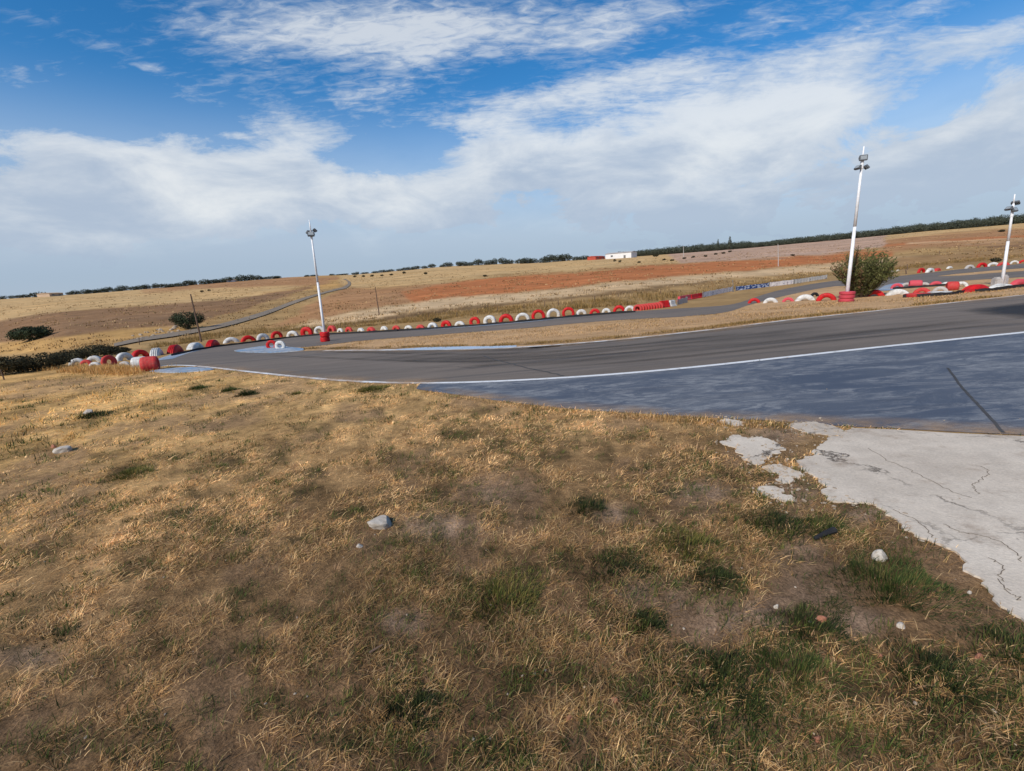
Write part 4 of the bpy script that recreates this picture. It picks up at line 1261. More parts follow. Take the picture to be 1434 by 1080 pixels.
# ------------------------------------------------------------------ barriers on the far right
def barrier(a, b, hpx, mat, label, kind, posts=True):
    A = at(*a); B = at(*b); D = (depth(A) + depth(B)) / 2; H = hpx * D / F
    L = (B - A).length; yaw = math.atan2(B.y - A.y, B.x - A.x)
    pitch = -math.atan2(B.z - A.z, math.hypot(B.x - A.x, B.y - A.y))
    if kind == 'block':
        bm = bmesh.new()
        prof = [(-.24, 0), (-.24, .12), (-.13, .34), (-.1, 1), (.1, 1), (.13, .34), (.24, .12), (.24, 0)]
        ends = []
        for x in (.02, L - .02):
            ends.append([bm.verts.new((x, y * .9, z * H)) for y, z in prof])
        for k in range(8): bm.faces.new((ends[0][k], ends[0][(k + 1) % 8], ends[1][(k + 1) % 8], ends[1][k]))
        bm.faces.new(ends[0]); bm.faces.new(list(reversed(ends[1])))
        bmesh.ops.recalc_face_normals(bm, faces=bm.faces)
        bmesh.ops.bevel(bm, geom=list(bm.edges), offset=.025, segments=2, affect='EDGES')
        o = from_bm('barrier_block', bm, M[mat]); o.location = A; o.rotation_euler = (0, pitch, yaw)
        tag(o, label, 'barrier', 'low barriers behind the far straight'); return o
    root = empty('banner_barrier', A, yaw); root.rotation_euler = (0, pitch, yaw)
    tag(root, label, 'banner', 'low barriers behind the far straight')
    n = max(8, int(L * 3)); bm = bmesh.new(); f = []; g = []
    for i in range(n + 1):
        x = L * i / n; wv = .03 * math.sin(i * 1.7) + random.uniform(-.015, .015); sag = .05 * H * math.sin(math.pi * ((i * 2.0 / n) % 1))
        f.append([bm.verts.new((x, wv, .03)), bm.verts.new((x, wv * .6, H - sag))]); g.append([bm.verts.new((x, wv + .03, .03)), bm.verts.new((x, wv * .6 + .03, H - sag))])
    for i in range(n):
        bm.faces.new((f[i][0], f[i + 1][0], f[i + 1][1], f[i][1])); bm.faces.new((g[i][1], g[i + 1][1], g[i + 1][0], g[i][0])); bm.faces.new((f[i][1], f[i + 1][1], g[i + 1][1], g[i][1]))
    from_bm('sheet', bm, M[mat], root)
    for i in range(int(L / 2.5) + 2):
        x = min(L, i * 2.5); bm = bmesh.new(); cyl(bm, (x, .08, -.2), (x, .08, H * 1.12), .03, .03, 8); from_bm('post', bm, M['steel'], root)
    return root


xs = np.linspace(893, 923, 9)
for i, x in enumerate(xs):
    y = np.interp(x, [890, 925], [435.5, 431.5])
    put_tyre(x, y, 6.5, 8.5, 'red_faded', 'faded red tyre standing slanted, %s from the left in the close packed red row' % ORD[i], 'close packed red tyre row before the barriers', -.6, 'arch', hole=.5, wid=.6)
barrier((924, 431.5), (936, 430), 9.5, 'red', 'short red plastic barrier at the end of the packed red tyre row', 'block')
barrier((937, 429.8), (944, 428.6), 8.5, 'white', 'short white plastic barrier next to the short red one', 'block')
barrier((950, 427.5), (963, 424), 8, 'grey_white', 'grey white slanting board after the gap in the barrier line', 'board')
barrier((950.5, 422.5), (966, 419.5), 7, 'pink', 'dark red plastic barrier behind the grey white board', 'block')
barrier((966.5, 419.5), (984, 416.5), 6.5, 'red', 'red plastic barrier joining the white printed sheet', 'block')
barrier((985, 417), (1026, 408), 7, 'white_banner', 'white printed sheet on low posts, next to the red plastic barrier', 'board')
barrier((1031, 407.5), (1077, 402), 6, 'blue_banner', 'blue sheet with worn pale print on low posts', 'board')
barrier((1078, 402), (1112, 398), 6.5, 'white_banner', 'white printed sheet right of the blue sheet', 'board')
barrier((1112.5, 398), (1158, 390.5), 6, 'cream_banner', 'cream sheet with dark blotches at the right end of the barriers', 'board')

# ------------------------------------------------------------------ posts, wooden poles


def post(name, px, base, toppx, toppy, r, mat, label, cat, group=None, wires=0):
    p = at(px, base); d = ray(toppx, toppy); t = math.hypot(p.x, p.y) / math.hypot(d[0], d[1])
    top = Vector((d[0] * t, d[1] * t, CAMZ + d[2] * t)) - p
    bm = bmesh.new()
    a = Vector((0, 0, -.3)); n = 4; prev = a
    for k in range(1, n + 1):
        q = top * (k / n) + Vector((random.uniform(-1, 1), random.uniform(-1, 1), 0)) * r * .25
        cyl(bm, prev, q, r * (1 - .1 * (k - 1)), r * (1 - .1 * k), 8); prev = q
    o = from_bm(name, bm, mat); o.location = p
    return tag(o, label, cat, group)


post('wooden_pole', 282, 479, 267, 412, .09, M['wood'], 'leaning old wooden pole in front of the round dark tree', 'pole')
post('wooden_pole', 531, 441, 525.5, 402, .07, M['wood'], 'thin grey pole in the pale stubble behind the far straight', 'pole')
post('wooden_pole', 1090, 373, 1089.5, 342, .09, M['grey_white'], 'thin pale pole standing in the orange ploughed field', 'pole')
post('wooden_pole', 957.5, 359.5, 957, 345, .16, M['grey_white'], 'thin pale pole in front of the wood on the ridge', 'pole')
post('barrier_post', 1027, 409, 1026, 392, .05, M['steel'], 'bare steel post between the white and blue sheets', 'post')
post('leaning_stake', 6, 532, 0, 517, .03, M['wood'], 'thin leaning stake in golden grass at the left picture edge', 'stake')
FP = [(195, 483, 473), (555, 451.5, 443.5), (640, 444, 437), (669, 440, 434), (697, 436.5, 429.5), (734, 432, 426), (763, 429.5, 421.5), (782, 427, 420.5), (801, 425, 418.5), (833, 421, 414), (866, 416.5, 411), (1269, 384, 377),
      (1271, 378, 370), (1316, 356.5, 351), (1343, 349.5, 344.5), (1370, 348.5, 344), (600, 446, 440), (925, 411, 406), (1113, 360, 355.5)]
for i, (x, b, t) in enumerate(FP):
    post('fence_post', x, b, x - .4, t, .045 if b > 400 else .07, M['wood'], 'weathered fence post in dry grass, %s from the left of the field posts' % ORD[i] if i < 1 else
         'weathered fence post behind the circuit at the field edge, %s along' % ORD[sorted([f[0] for f in FP]).index(x)], 'fence post', 'old fence posts along the field edge')

# ------------------------------------------------------------------ trees and bushes


def leaf_cloud(lobes, n, size, rng, flat=.55):
    """small leaf-like quads spread through overlapping lobes"""
    V = []; k = np.array([l[3] * l[4] * l[5] for l in lobes]) ** .67; k = k / k.sum()
    which = rng.choice(len(lobes), n, p=k)
    u = rng.normal(size=(n, 3)); u /= np.linalg.norm(u, axis=1)[:, None]
    rad = rng.uniform(.55, 1.08, n) ** .6
    L = np.array(lobes)[which]
    P = L[:, :3] + u * rad[:, None] * L[:, 3:6]
    nrm = u + rng.normal(0, .55, (n, 3)); nrm /= np.linalg.norm(nrm, axis=1)[:, None]
    t = np.cross(nrm, rng.normal(size=(n, 3))); t /= np.linalg.norm(t, axis=1)[:, None]
    b = np.cross(nrm, t); s = (size * rng.uniform(.5, 1.3, n))[:, None]
    Q = np.stack([P - t * s, P - b * s * flat, P + t * s, P + b * s * flat], 1).reshape(-1, 3)
    return Q


def quads(name, Q, mat):
    n = len(Q) // 4
    return np_mesh(name, Q, np.arange(4 * n), np.full(n, 4), mat)


def crown_lobes(w, h, rng, n=7, z0=.0):
    lob = [(0, 0, z0 + h * .5, w * .4, w * .4, h * .5)]
    for i in range(n):
        a = 2 * math.pi * i / n + rng.uniform(-.3, .3); q = w * rng.uniform(.22, .36)
        s = w * rng.uniform(.14, .22)
        lob.append((q * math.cos(a), q * math.sin(a), z0 + h * rng.uniform(.28, .68), s, s, h * rng.uniform(.22, .34)))
    return lob


rngT = np.random.default_rng(5)
# prototypes of the far evergreen oaks, 1 unit wide and high
proto_tree = []
for v in range(6):
    rg = np.random.default_rng(40 + v)
    Q = leaf_cloud(crown_lobes(1.0, 1.0, rg, 9, -.16), 1100, .05, rg)
    bm = bmesh.new(); cyl(bm, (0, 0, -.25), (.02, 0, .3), .05, .035, 8); cyl(bm, (.02, 0, .28), (.2, .05, .55), .03, .015, 6); cyl(bm, (.02, 0, .28), (-.18, -.06, .5), .03, .015, 6)
    tm = bpy.data.meshes.new('trunk'); bm.to_mesh(tm); bm.free(); tm.materials.append(M['bark'])
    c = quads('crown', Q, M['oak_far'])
    proto_tree.append((c.data, tm)); bpy.data.objects.remove(c)


def tree(px, base, w, h, label, group, name='oak_tree', back=0.0, crownmat=None):
    px += random.uniform(-3, 3); w *= random.uniform(.7, 1.45); h *= random.uniform(.7, 1.2); back = random.uniform(0, 14)
    p = at(px, base)
    u = Vector((p.x, p.y, 0)).normalized(); p = p + u * back; p.z = tz(p.x, p.y)
    D = depth(p)
    W = w * D / F; H = h * D / F
    root = empty(name, p, random.uniform(0, 6.28)); tag(root, label, 'tree', group)
    cm, tm = random.choice(proto_tree)
    c = bpy.data.objects.new('crown', cm); COL.objects.link(c); c.parent = root; c.scale = (W, W, H)
    t = bpy.data.objects.new('trunk', tm); COL.objects.link(t); t.parent = root; t.scale = (W, W, H)
    return root


def ridge_y(x):
    return float(np.interp(x, [p[0] for p in RIDGE], [p[1] for p in RIDGE]))


LEFT = [(3, 9, 7), (17, 8, 4), (27, 9, 5), (38, 11, 5), (55, 15, 9), (97, 9, 6), (108, 14, 8), (119, 10, 6), (129, 12, 7), (141, 13, 8), (152, 12, 7), (163, 13, 7), (174, 12, 7), (187, 13, 7), (198, 12, 6), (208, 12, 7), (219, 12, 7), (230, 13, 7),
        (241, 13, 7), (252, 13, 8), (263, 12, 8), (273, 11, 8), (286, 12, 7), (297, 13, 8), (308, 13, 8), (319, 13, 9), (330, 12, 9), (341, 13, 9), (351, 12, 8), (361, 11, 7), (373, 7, 4), (381, 12, 5), (391, 9, 4)]
for i, (x, w, h) in enumerate(LEFT):
    tree(x, ridge_y(x) + .6, w * 1.3, h * 1.1, 'dark evergreen oak on the left ridge, number %s counting from the left edge' % (ORD + ['twenty fifth', 'twenty sixth', 'twenty seventh', 'twenty eighth', 'twenty ninth', 'thirtieth', 'thirty first', 'thirty second', 'thirty third'])[i], 'oaks along the left ridge')
MID = [(427, 8, 3), (439, 9, 4), (463, 9, 2.5), (474, 9, 2.5), (485, 8, 3), (494, 8, 4), (503, 7, 6), (513, 9, 4), (523, 10, 4), (535, 12, 5), (547, 10, 4), (558, 12, 4.5), (570, 13, 5), (582, 12, 6), (594, 13, 6.5), (606, 12, 7), (617, 10, 6)]
for i, (x, w, h) in enumerate(MID):
    tree(x, ridge_y(x) + .5, w * 1.15, h, 'low dark tree on the middle skyline, %s to the right of the road bend' % ORD[i], 'trees along the middle skyline')
MID2 = [(630, 12, 7), (640, 12, 7.5), (650, 12, 7.5), (662, 12, 8), (673, 13, 9), (684, 13, 9), (694, 13, 9), (705, 13, 9.5), (716, 14, 10), (727, 13, 10), (738, 14, 10), (749, 14, 10), (760, 14, 11), (771, 14, 11), (782, 14, 11), (793, 14, 11), (804, 14, 10), (815, 14, 10)]
for i, (x, w, h) in enumerate(MID2):
    tree(x, ridge_y(x) + .8, w * 1.15, h, 'dark tree in the tree line left of the white shed, %s from its left end' % ORD[i], 'tree line left of the white shed')


def conifer(px, base, w, h, label):
    p = at(px, base); u = Vector((p.x, p.y, 0)).normalized(); p = p + u * 12; p.z = tz(p.x, p.y); D = depth(p); W = w * D / F; H = h * D / F
    rg = np.random.default_rng(int(px))
    lob = [(0, 0, H * (.2 + .11 * k), W * .5 * (1 - .1 * k), W * .5 * (1 - .1 * k), H * .1) for k in range(8)]
    root = empty('conifer_tree', p); tag(root, label, 'tree', 'conifers above the wood')
    o = quads('crown', leaf_cloud(lob, 500, W * .1, rg), M['oak_far']); o.parent = root
    bm = bmesh.new(); cyl(bm, (0, 0, -1), (0, 0, H * .9), W * .06, W * .02, 8); from_bm('trunk', bm, M['bark'], root)


conifer(1005, 352, 6, 15, 'small pointed conifer rising above the wood, the left of two')
conifer(1021.5, 350.5, 8, 17, 'tall pointed conifer rising above the wood, the right of two')


def far_wood():
    Q = []
    for x in np.arange(862, 1640, 5.0):
        for k in range(3):
            xx = x + rngT.uniform(-3, 3); base = ridge_y(xx) + .8
            p = at(xx, base); u = Vector((p.x, p.y, 0)).normalized(); p = p + u * (k * 9 + rngT.uniform(0, 5)); p.z = tz(p.x, p.y); D = depth(p)
            hh = np.interp(xx, [858, 900, 950, 1000, 1040, 1060, 1100, 1200, 1300, 1434], [7, 9, 11, 11, 10, 7, 8, 10, 12, 14]) * rngT.uniform(.8, 1.2)
            W = rngT.uniform(12, 22) * D / F; H = hh * D / F
            q = leaf_cloud(crown_lobes(W, H, rngT, 7, -H * .12), 560, W * .036, rngT)
            Q.append(q + np.array(p))
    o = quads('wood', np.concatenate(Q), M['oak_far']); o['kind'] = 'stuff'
    tag(o, 'dark evergreen wood covering the right ridge', 'wood')


far_wood()


def bush(px, base, w, h, n, leaf, mat, label, name='bush', cat='bush', group=None, lob=8, trunk=True, stretch=1.0):
    p = at(px, base); D = depth(p); W = w * D / F; H = h * D / F
    rg = np.random.default_rng(int(px * 7 + 1) % 9999)
    root = empty(name, p); tag(root, label, cat, group)
    o = quads('crown' if trunk else 'foliage', leaf_cloud(crown_lobes(W, H, rg, lob, .0), n, leaf * W, rg), M[mat]); o.parent = root
    if trunk:
        bm = bmesh.new(); cyl(bm, (0, 0, -.3), (0, 0, H * .4), W * .05, W * .035, 8)
        for a in range(4):
            cyl(bm, (0, 0, H * .3), (math.cos(a * 1.6) * W * .25, math.sin(a * 1.6) * W * .25, H * .7), W * .03, W * .01, 6)
        from_bm('trunk', bm, M['bark'], root)
    return root


bush(43, 477, 50, 20, 3600, .026, 'oak', 'dark spreading low tree standing in the brown field at far left', 'oak_tree', 'tree')
bush(264, 461, 41, 25, 3600, .026, 'oak', 'round dark tree behind the leaning wooden pole', 'oak_tree', 'tree')
for i, (x, b, w, h) in enumerate([(-30, 529, 60, 30), (18, 524, 60, 26), (62, 518, 58, 24), (98, 507, 46, 17), (134, 500, 50, 17), (165, 495, 30, 9)]):
    bush(x, b, w * 1.15, h, 2600, .024, 'scrub', ['dark scrub bush cut by the left picture edge', 'dark scrub bush at the left end of the hedge line', 'dark wide scrub bush in the middle of the hedge line',
         'dark scrub bush behind the leftmost white tyre', 'dark scrub bush behind the first pair of tyres', 'low olive bush at the right end of the hedge line'][i], 'scrub_bush', 'bush', 'dark scrub bushes behind the left corner', trunk=False)
for (x, b, w, h, l) in ((612, 451, 14, 6, 'small dark shrub behind the white tyre midway along the far row'), (1394, 367, 14, 6, 'small dark shrub behind the distant tyre row at far right'), (596, 384.5, 6, 3.5, 'small dark bush alone on pale stubble, left of two'), (566, 383.5, 6, 3.2, 'small dark bush on pale stubble further left'),
                     (679, 387.5, 7, 2.5, 'low dark bush at the edge of the orange field'), (283, 409.5, 6, 3, 'tiny dark bush in the left straw field, left of two'), (293, 408, 5, 3, 'tiny dark bush in the left straw field, right of two'), (1403, 325, 8, 3.5, 'low bush on the upper right field'),
                     (861, 366.5, 5, 4, 'small bush in pale grass below the white shed, left'), (868, 368, 5, 4, 'small bush in pale grass below the white shed, right'), (918, 359.8, 9, 4, 'dark shrub before the wood, right of the shed')):
    bush(x, b, w, h, 420, .07, 'scrub', l, 'shrub', 'bush', 'small shrubs in the fields', trunk=False, lob=5)
SH = [(895, 367.5), (930, 363.8), (941, 364.5), (958, 362), (971, 360), (988, 358.8), (1002, 356), (1013, 354.5), (1110, 357.6), (1022, 352.5), (548, 385), (521, 386.5), (509, 387), (535, 386), (497, 387.5)]
for i, (x, b) in enumerate(sorted(SH)):
    bush(x, b + 1, 6, 2.6, 160, .1, 'scrub', 'tiny dark scrub dot in the pale field under the skyline, %s from the left' % ORD[i], 'shrub', 'bush', 'scrub dots under the skyline', trunk=False, lob=4)


def big_bush():
    p = at(1204, 416.5); D = depth(p); W = 80 * D / F; H = 58 * D / F
    root = empty('oleander_bush', p); tag(root, 'tall feathery green bush right behind the pole with the ringed red base', 'bush')
    rg = np.random.default_rng(77); bm = bmesh.new(); Q = []; QR = []
    for i in range(230):
        a = rg.uniform(0, 6.28); sp = rg.uniform(.05, 1) ** .6
        tip = np.array([math.cos(a) * W * .5 * sp, math.sin(a) * W * .45 * sp, H * (1.04 - .36 * sp ** 2) * rg.uniform(.6, 1.14)])
        b0 = np.array([math.cos(a) * W * .1 * sp, math.sin(a) * W * .1 * sp, 0])
        mid = b0 * .4 + tip * .6; mid[:2] *= .75
        pts = [b0 * (1 - t) ** 2 + 2 * mid * t * (1 - t) + tip * t * t for t in np.linspace(0, 1, 7)]
        for k in range(6): cyl(bm, pts[k], pts[k + 1], .012 * (1 - k / 8), .012 * (1 - (k + 1) / 8), 4, False)
        m = 52; t = rg.uniform(.08, 1.03, m)
        c = np.outer((1 - t) ** 2, b0) + np.outer(2 * t * (1 - t), mid) + np.outer(t * t, tip)
        d = np.stack([np.cos(rg.uniform(0, 6.28, m)), np.sin(rg.uniform(0, 6.28, m)), rg.uniform(.2, 1.6, m)], 1); d /= np.linalg.norm(d, axis=1)[:, None]
        s = np.cross(d, rg.normal(size=(m, 3))); s /= np.linalg.norm(s, axis=1)[:, None]
        L = rg.uniform(.1, .22, m)[:, None]; w = rg.uniform(.014, .026, m)[:, None]
        q = np.stack([c, c + d * L * .5 - s * w, c + d * L, c + d * L * .5 + s * w], 1).reshape(-1, 3)
        red = (math.cos(a) < -.35 and rg.random() < .25)
        (QR if red else Q).append(q)
    o = quads('foliage', np.concatenate(Q), M['bush']); o.parent = root
    if QR: o = quads('dry_foliage', np.concatenate(QR), M['bush_red']); o.parent = root; o['label'] = 'reddish dry leaves on the left side'
    from_bm('stems', bm, M['bark'], root)


big_bush()

# ------------------------------------------------------------------ buildings on the skyline


def shed(px0, px1, base0, base1, h, label, wallm, roofm, name, deep, door=True, gable=True):
    A = at(px0, base0); B = at(px1, base1); D = depth((A + B) / 2); H = h * D / F
    L = math.hypot(B.x - A.x, B.y - A.y); yaw = math.atan2(B.y - A.y, B.x - A.x)
    root = empty(name, (A.x, A.y, min(A.z, B.z) - .3), yaw); tag(root, label, 'building')
    bm = bmesh.new(); box(bm, (L / 2, deep / 2, (H + .3) / 2), (L, deep, H + .3)); from_bm('wall', bm, wallm, root)
    bm = bmesh.new(); e = H * (.22 if gable else .06)
    P = [(-.3, -.4, H + .3), (L + .3, -.4, H + .3), (L + .3, deep + .4, H + .3), (-.3, deep + .4, H + .3), (-.3, deep / 2, H + .35 + e), (L + .3, deep / 2, H + .35 + e)]
    v = [bm.verts.new(p) for p in P]
    for f in ((0, 1, 5, 4), (2, 3, 4, 5), (0, 4, 3), (1, 2, 5), (3, 2, 1, 0)): bm.faces.new([v[i] for i in f])
    bmesh.ops.recalc_face_normals(bm, faces=bm.faces)
    from_bm('roof', bm, roofm, root)
    nd = max(2, int(L / 7))
    for i in range(nd):
        bm = bmesh.new(); x = L * (i + .5) / nd; hh = H * (.55 if i % 2 else .3)
        box(bm, (x, -.03, .3 + (hh / 2 if i % 2 else H * .55)), (min(1.6, L / nd * .4), .12, hh)); from_bm('door' if i % 2 else 'window', bm, M['housing'] if i % 2 == 0 else M['steel'], root)
    return root


shed(848, 884, 363, 361, 7.5, 'long low white shed with a pale roof in front of the wood', M['wall'], M['grey_white'], 'farm_shed', 9)
shed(834, 847, 364, 363, 4.5, 'small red building joined to the white shed', M['roof'], M['roof'], 'farm_outbuilding', 8)
shed(70, 89, 415.5, 414, 4.5, 'small tan farm building among the trees of the left ridge', M['tan_wall'], M['tan_wall'], 'farm_building', 8)
shed(318, 336, 395.5, 394, 3, 'low pale building hidden in the left ridge trees', M['wall'], M['tan_wall'], 'farm_building', 6)

# ------------------------------------------------------------------ stones


def stone(px, base, wpx, hpx, mat, label, cat='stone', group=None, name='stone', flat=1.0, seed=None, slab_=False):
    p = at(px, base); D = depth(p); W = wpx * D / F; H = max(hpx * D / F, .004)
    bm = bmesh.new(); r = random.Random(seed or int(px * 13 + base))
    bmesh.ops.create_icosphere(bm, subdivisions=3 if wpx > 8 else 2, radius=.5)
    k = [Vector((r.uniform(-1, 1), r.uniform(-1, 1), r.uniform(-1, 1))).normalized() for _ in range(9)]; dd = [r.uniform(.28, .42) for _ in k]
    for v in bm.verts:
        for n, d in zip(k, dd):
            s = v.co.dot(n) - d
            if s > 0: v.co -= n * s * .92
        if slab_:
            v.co.z = max(min(v.co.z, .3), -.4)
        v.co += Vector((r.uniform(-1, 1), r.uniform(-1, 1), r.uniform(-1, 1))) * .012
    o = from_bm(name, bm, M[mat]); o.scale = (W * 1.15, W * .85, H * 1.3); o.location = p + Vector((0, 0, H * .2)); o.rotation_euler = (r.uniform(-.1, .1), r.uniform(-.1, .1), r.uniform(-.4, .4))
    return tag(o, label, cat, group)


stone(531, 737, 38, 19, 'stone', 'flat pale concrete chunk lying on dry grass left of centre', 'rubble', name='concrete_chunk', slab_=True)
stone(86, 633, 25, 11, 'stone', 'white rock lying on the left grass slope', slab_=True)
stone(76, 627, 7, 6, 'brick', 'small reddish brick lump beside the white rock', 'brick', name='brick_fragment')
stone(124, 579, 14, 7, 'stone', 'pale stone half hidden in the dark weed on the left')
stone(1232, 783, 18, 17, 'stone', 'whitish stone sitting in the bright green clump')
stone(503, 766, 10, 5, 'stone', 'small pale stone under the flat concrete chunk')
stone(1261, 878, 12, 8, 'stone', 'small white pebble on straw near the concrete corner')
stone(1087, 851, 8, 7, 'stone', 'tiny white pebble left of the upper brick piece')
stone(1357, 831, 6, 5, 'stone', 'tiny white pebble touching the concrete edge')
stone(1151, 869, 14, 9, 'brick', 'orange brick piece on the edge of the bare soil', 'brick', 'broken brick pieces', 'brick_fragment')
stone(1232, 921, 8, 10, 'brick', 'small tan brick piece below the white pebble', 'brick', 'broken brick pieces', 'brick_fragment')
stone(1371, 921, 13, 7, 'brick', 'orange brick sliver in the green at the right edge', 'brick', 'broken brick pieces', 'brick_fragment')
stone(1145, 1037, 12, 9, 'brick', 'tan brick piece in grass at the bottom right', 'brick', 'broken brick pieces', 'brick_fragment')
stone(797, 1007, 10, 6, 'brick', 'reddish brick piece at the bottom centre', 'brick', 'broken brick pieces', 'brick_fragment')
stone(862, 982, 10, 6, 'brick', 'pale pinkish fragment in grass right of bottom centre', 'brick', 'broken brick pieces', 'brick_fragment')
# rubble bank beside the round tree
rs = random.Random(4)
for i in range(22):
    x = rs.uniform(183, 250); y = np.interp(x, [183, 250], [478, 466]) - rs.uniform(0, 10)
    s = rs.uniform(3, 6.5)
    stone(x, y, s, s * .7, 'field_stone', 'tan field stone in the rubble bank left of the round dark tree', 'stone', 'field stones in the rubble bank', 'field_stone', seed=i + 3)
for i, (x, y) in enumerate([(1234, 383), (1243, 382), (1249, 381), (1257, 380.5)]):
    stone(x, y, 5, 3.2, 'stone', 'white marker stone beside the far track bend, %s from the bush' % ORD[i], 'stone', 'white stones by the far bend', 'marker_stone')
def gravel():
    rg = np.random.default_rng(99); bm = bmesh.new(); k = 0
    pts = []
    for poly in [slab[:120]] + patches:
        for _ in range(70 if poly is not slab else 200):
            a = poly[rg.integers(0, len(poly))]; pts.append((a[0] + rg.normal(0, .09), a[1] + rg.normal(0, .09), rg.uniform(.004, .016)))
    for _ in range(260):
        r = math.exp(rg.uniform(math.log(1.2), math.log(9))); th = rg.uniform(-.95, .95); pts.append((r * math.sin(th), r * math.cos(th), rg.uniform(.003, .009)))
    for x, y, sz in pts:
        if math.hypot(x, y) > 14: continue
        m = Matrix.Translation((x, y, PA * x + PB * y + sz * .3 + (.008 if on_pave(np.array([x]), np.array([y]))[0] else 0))) @ Matrix.Rotation(rg.uniform(0, 6), 4, 'Z') @ Matrix.Diagonal((sz * rg.uniform(.7, 1.6), sz, sz * rg.uniform(.4, .8), 1))
        v = bmesh.ops.create_icosphere(bm, subdivisions=1, radius=.8, matrix=m)['verts']
        for q in v: q.co += Vector(rg.normal(0, .12, 3)) * sz
    o = from_bm('gravel', bm, M['field_stone']); o['kind'] = 'stuff'; tag(o, 'loose crumbs of concrete and grit along the broken slab edge', 'gravel')


gravel()
# black stick with pale tip by the concrete
p = at(1140, 757); q = at(1168, 749)
bm = bmesh.new(); v = q - p
cyl(bm, Vector((0, 0, .012)), v * .55 + Vector((0, 0, .03)), .011, .015, 8); cyl(bm, v * .55 + Vector((0, 0, .03)), v + Vector((0, 0, .035)), .015, .02, 8)
o = from_bm('stick', bm, M['rubber']); o.location = p; tag(o, 'thin black stick lying on soil by the broken concrete', 'stick')
p = at(527, 915); bm = bmesh.new(); cyl(bm, (-.03, -.01, .015), (.03, .02, .03), .006, .004, 6)
o = from_bm('stick', bm, M['wood']); o.location = p; tag(o, 'short dark twig in the bottom centre grass', 'stick')

# ------------------------------------------------------------------ sky and sun
SUN_AZ, SUN_EL = math.radians(-140), math.radians(39)
w = bpy.data.worlds.new('World'); SC.world = w; w.use_nodes = True
nt = w.node_tree; N_ = nt.nodes; L_ = nt.links
for n in list(N_): N_.remove(n)


def wm(op, a, b=0.0, c=0.0, clamp=False):
    m = N_.new('ShaderNodeMath'); m.operation = op; m.use_clamp = clamp
    for i, v in enumerate((a, b, c)):
        if isinstance(v, (int, float)): m.inputs[i].default_value = v
        else: L_.new(v, m.inputs[i])
    return m.outputs[0]


def wv(op, a, b=None, c=None, out=0):
    m = N_.new('ShaderNodeVectorMath'); m.operation = op
    for i, v in enumerate((a, b, c)):
        if v is None: continue
        if isinstance(v, tuple): m.inputs[i].default_value = v
        else: L_.new(v, m.inputs[i])
    return m.outputs['Value'] if op in ('DOT_PRODUCT', 'LENGTH') else m.outputs['Vector']


def wmix(f, a, b):
    m = N_.new('ShaderNodeMix'); m.data_type = 'RGBA'
    for v, i in ((f, 0), (a, 6), (b, 7)):
        if isinstance(v, (int, float)): m.inputs[i].default_value = v
        elif isinstance(v, tuple): m.inputs[i].default_value = (*v[:3], 1)
        else: L_.new(v, m.inputs[i])
    return m.outputs[2]


def wss(x, lo, hi):
    m = N_.new('ShaderNodeMapRange'); m.interpolation_type = 'SMOOTHSTEP'
    L_.new(x, m.inputs[0]); m.inputs[1].default_value = lo; m.inputs[2].default_value = hi
    return m.outputs[0]


def wnoise(vec, scale, detail, rough, dist=0.0):
    n = N_.new('ShaderNodeTexNoise'); n.inputs['Scale'].default_value = scale; n.inputs['Detail'].default_value = detail
    n.inputs['Roughness'].default_value = rough; n.inputs['Distortion'].default_value = dist
    L_.new(vec, n.inputs['Vector']); return n.outputs['Fac']


def wmix1(f, a, b):
    return wm('ADD', wm('MULTIPLY', a, wm('SUBTRACT', 1.0, f)), wm('MULTIPLY', b, f))


sky = N_.new('ShaderNodeTexSky'); sky.sky_type = 'NISHITA'; sky.sun_disc = False
sky.sun_elevation = SUN_EL; sky.sun_rotation = SUN_AZ; sky.altitude = 900; sky.air_density = 1.0; sky.dust_density = .5; sky.ozone_density = 1.6
tc = N_.new('ShaderNodeTexCoord'); dirv = tc.outputs['Generated']
sp = N_.new('ShaderNodeSeparateXYZ'); L_.new(dirv, sp.inputs[0])
azn = wm('ARCTAN2', sp.outputs[0], sp.outputs[1]); eln = wm('ARCSINE', sp.outputs[2])
cb = N_.new('ShaderNodeCombineXYZ'); L_.new(azn, cb.inputs[0]); L_.new(eln, cb.inputs[1]); ae = cb.outputs[0]


def ang(px, py):
    d = ray(px, py); d = d / np.linalg.norm(d)
    return math.atan2(d[0], d[1]), math.asin(d[2])


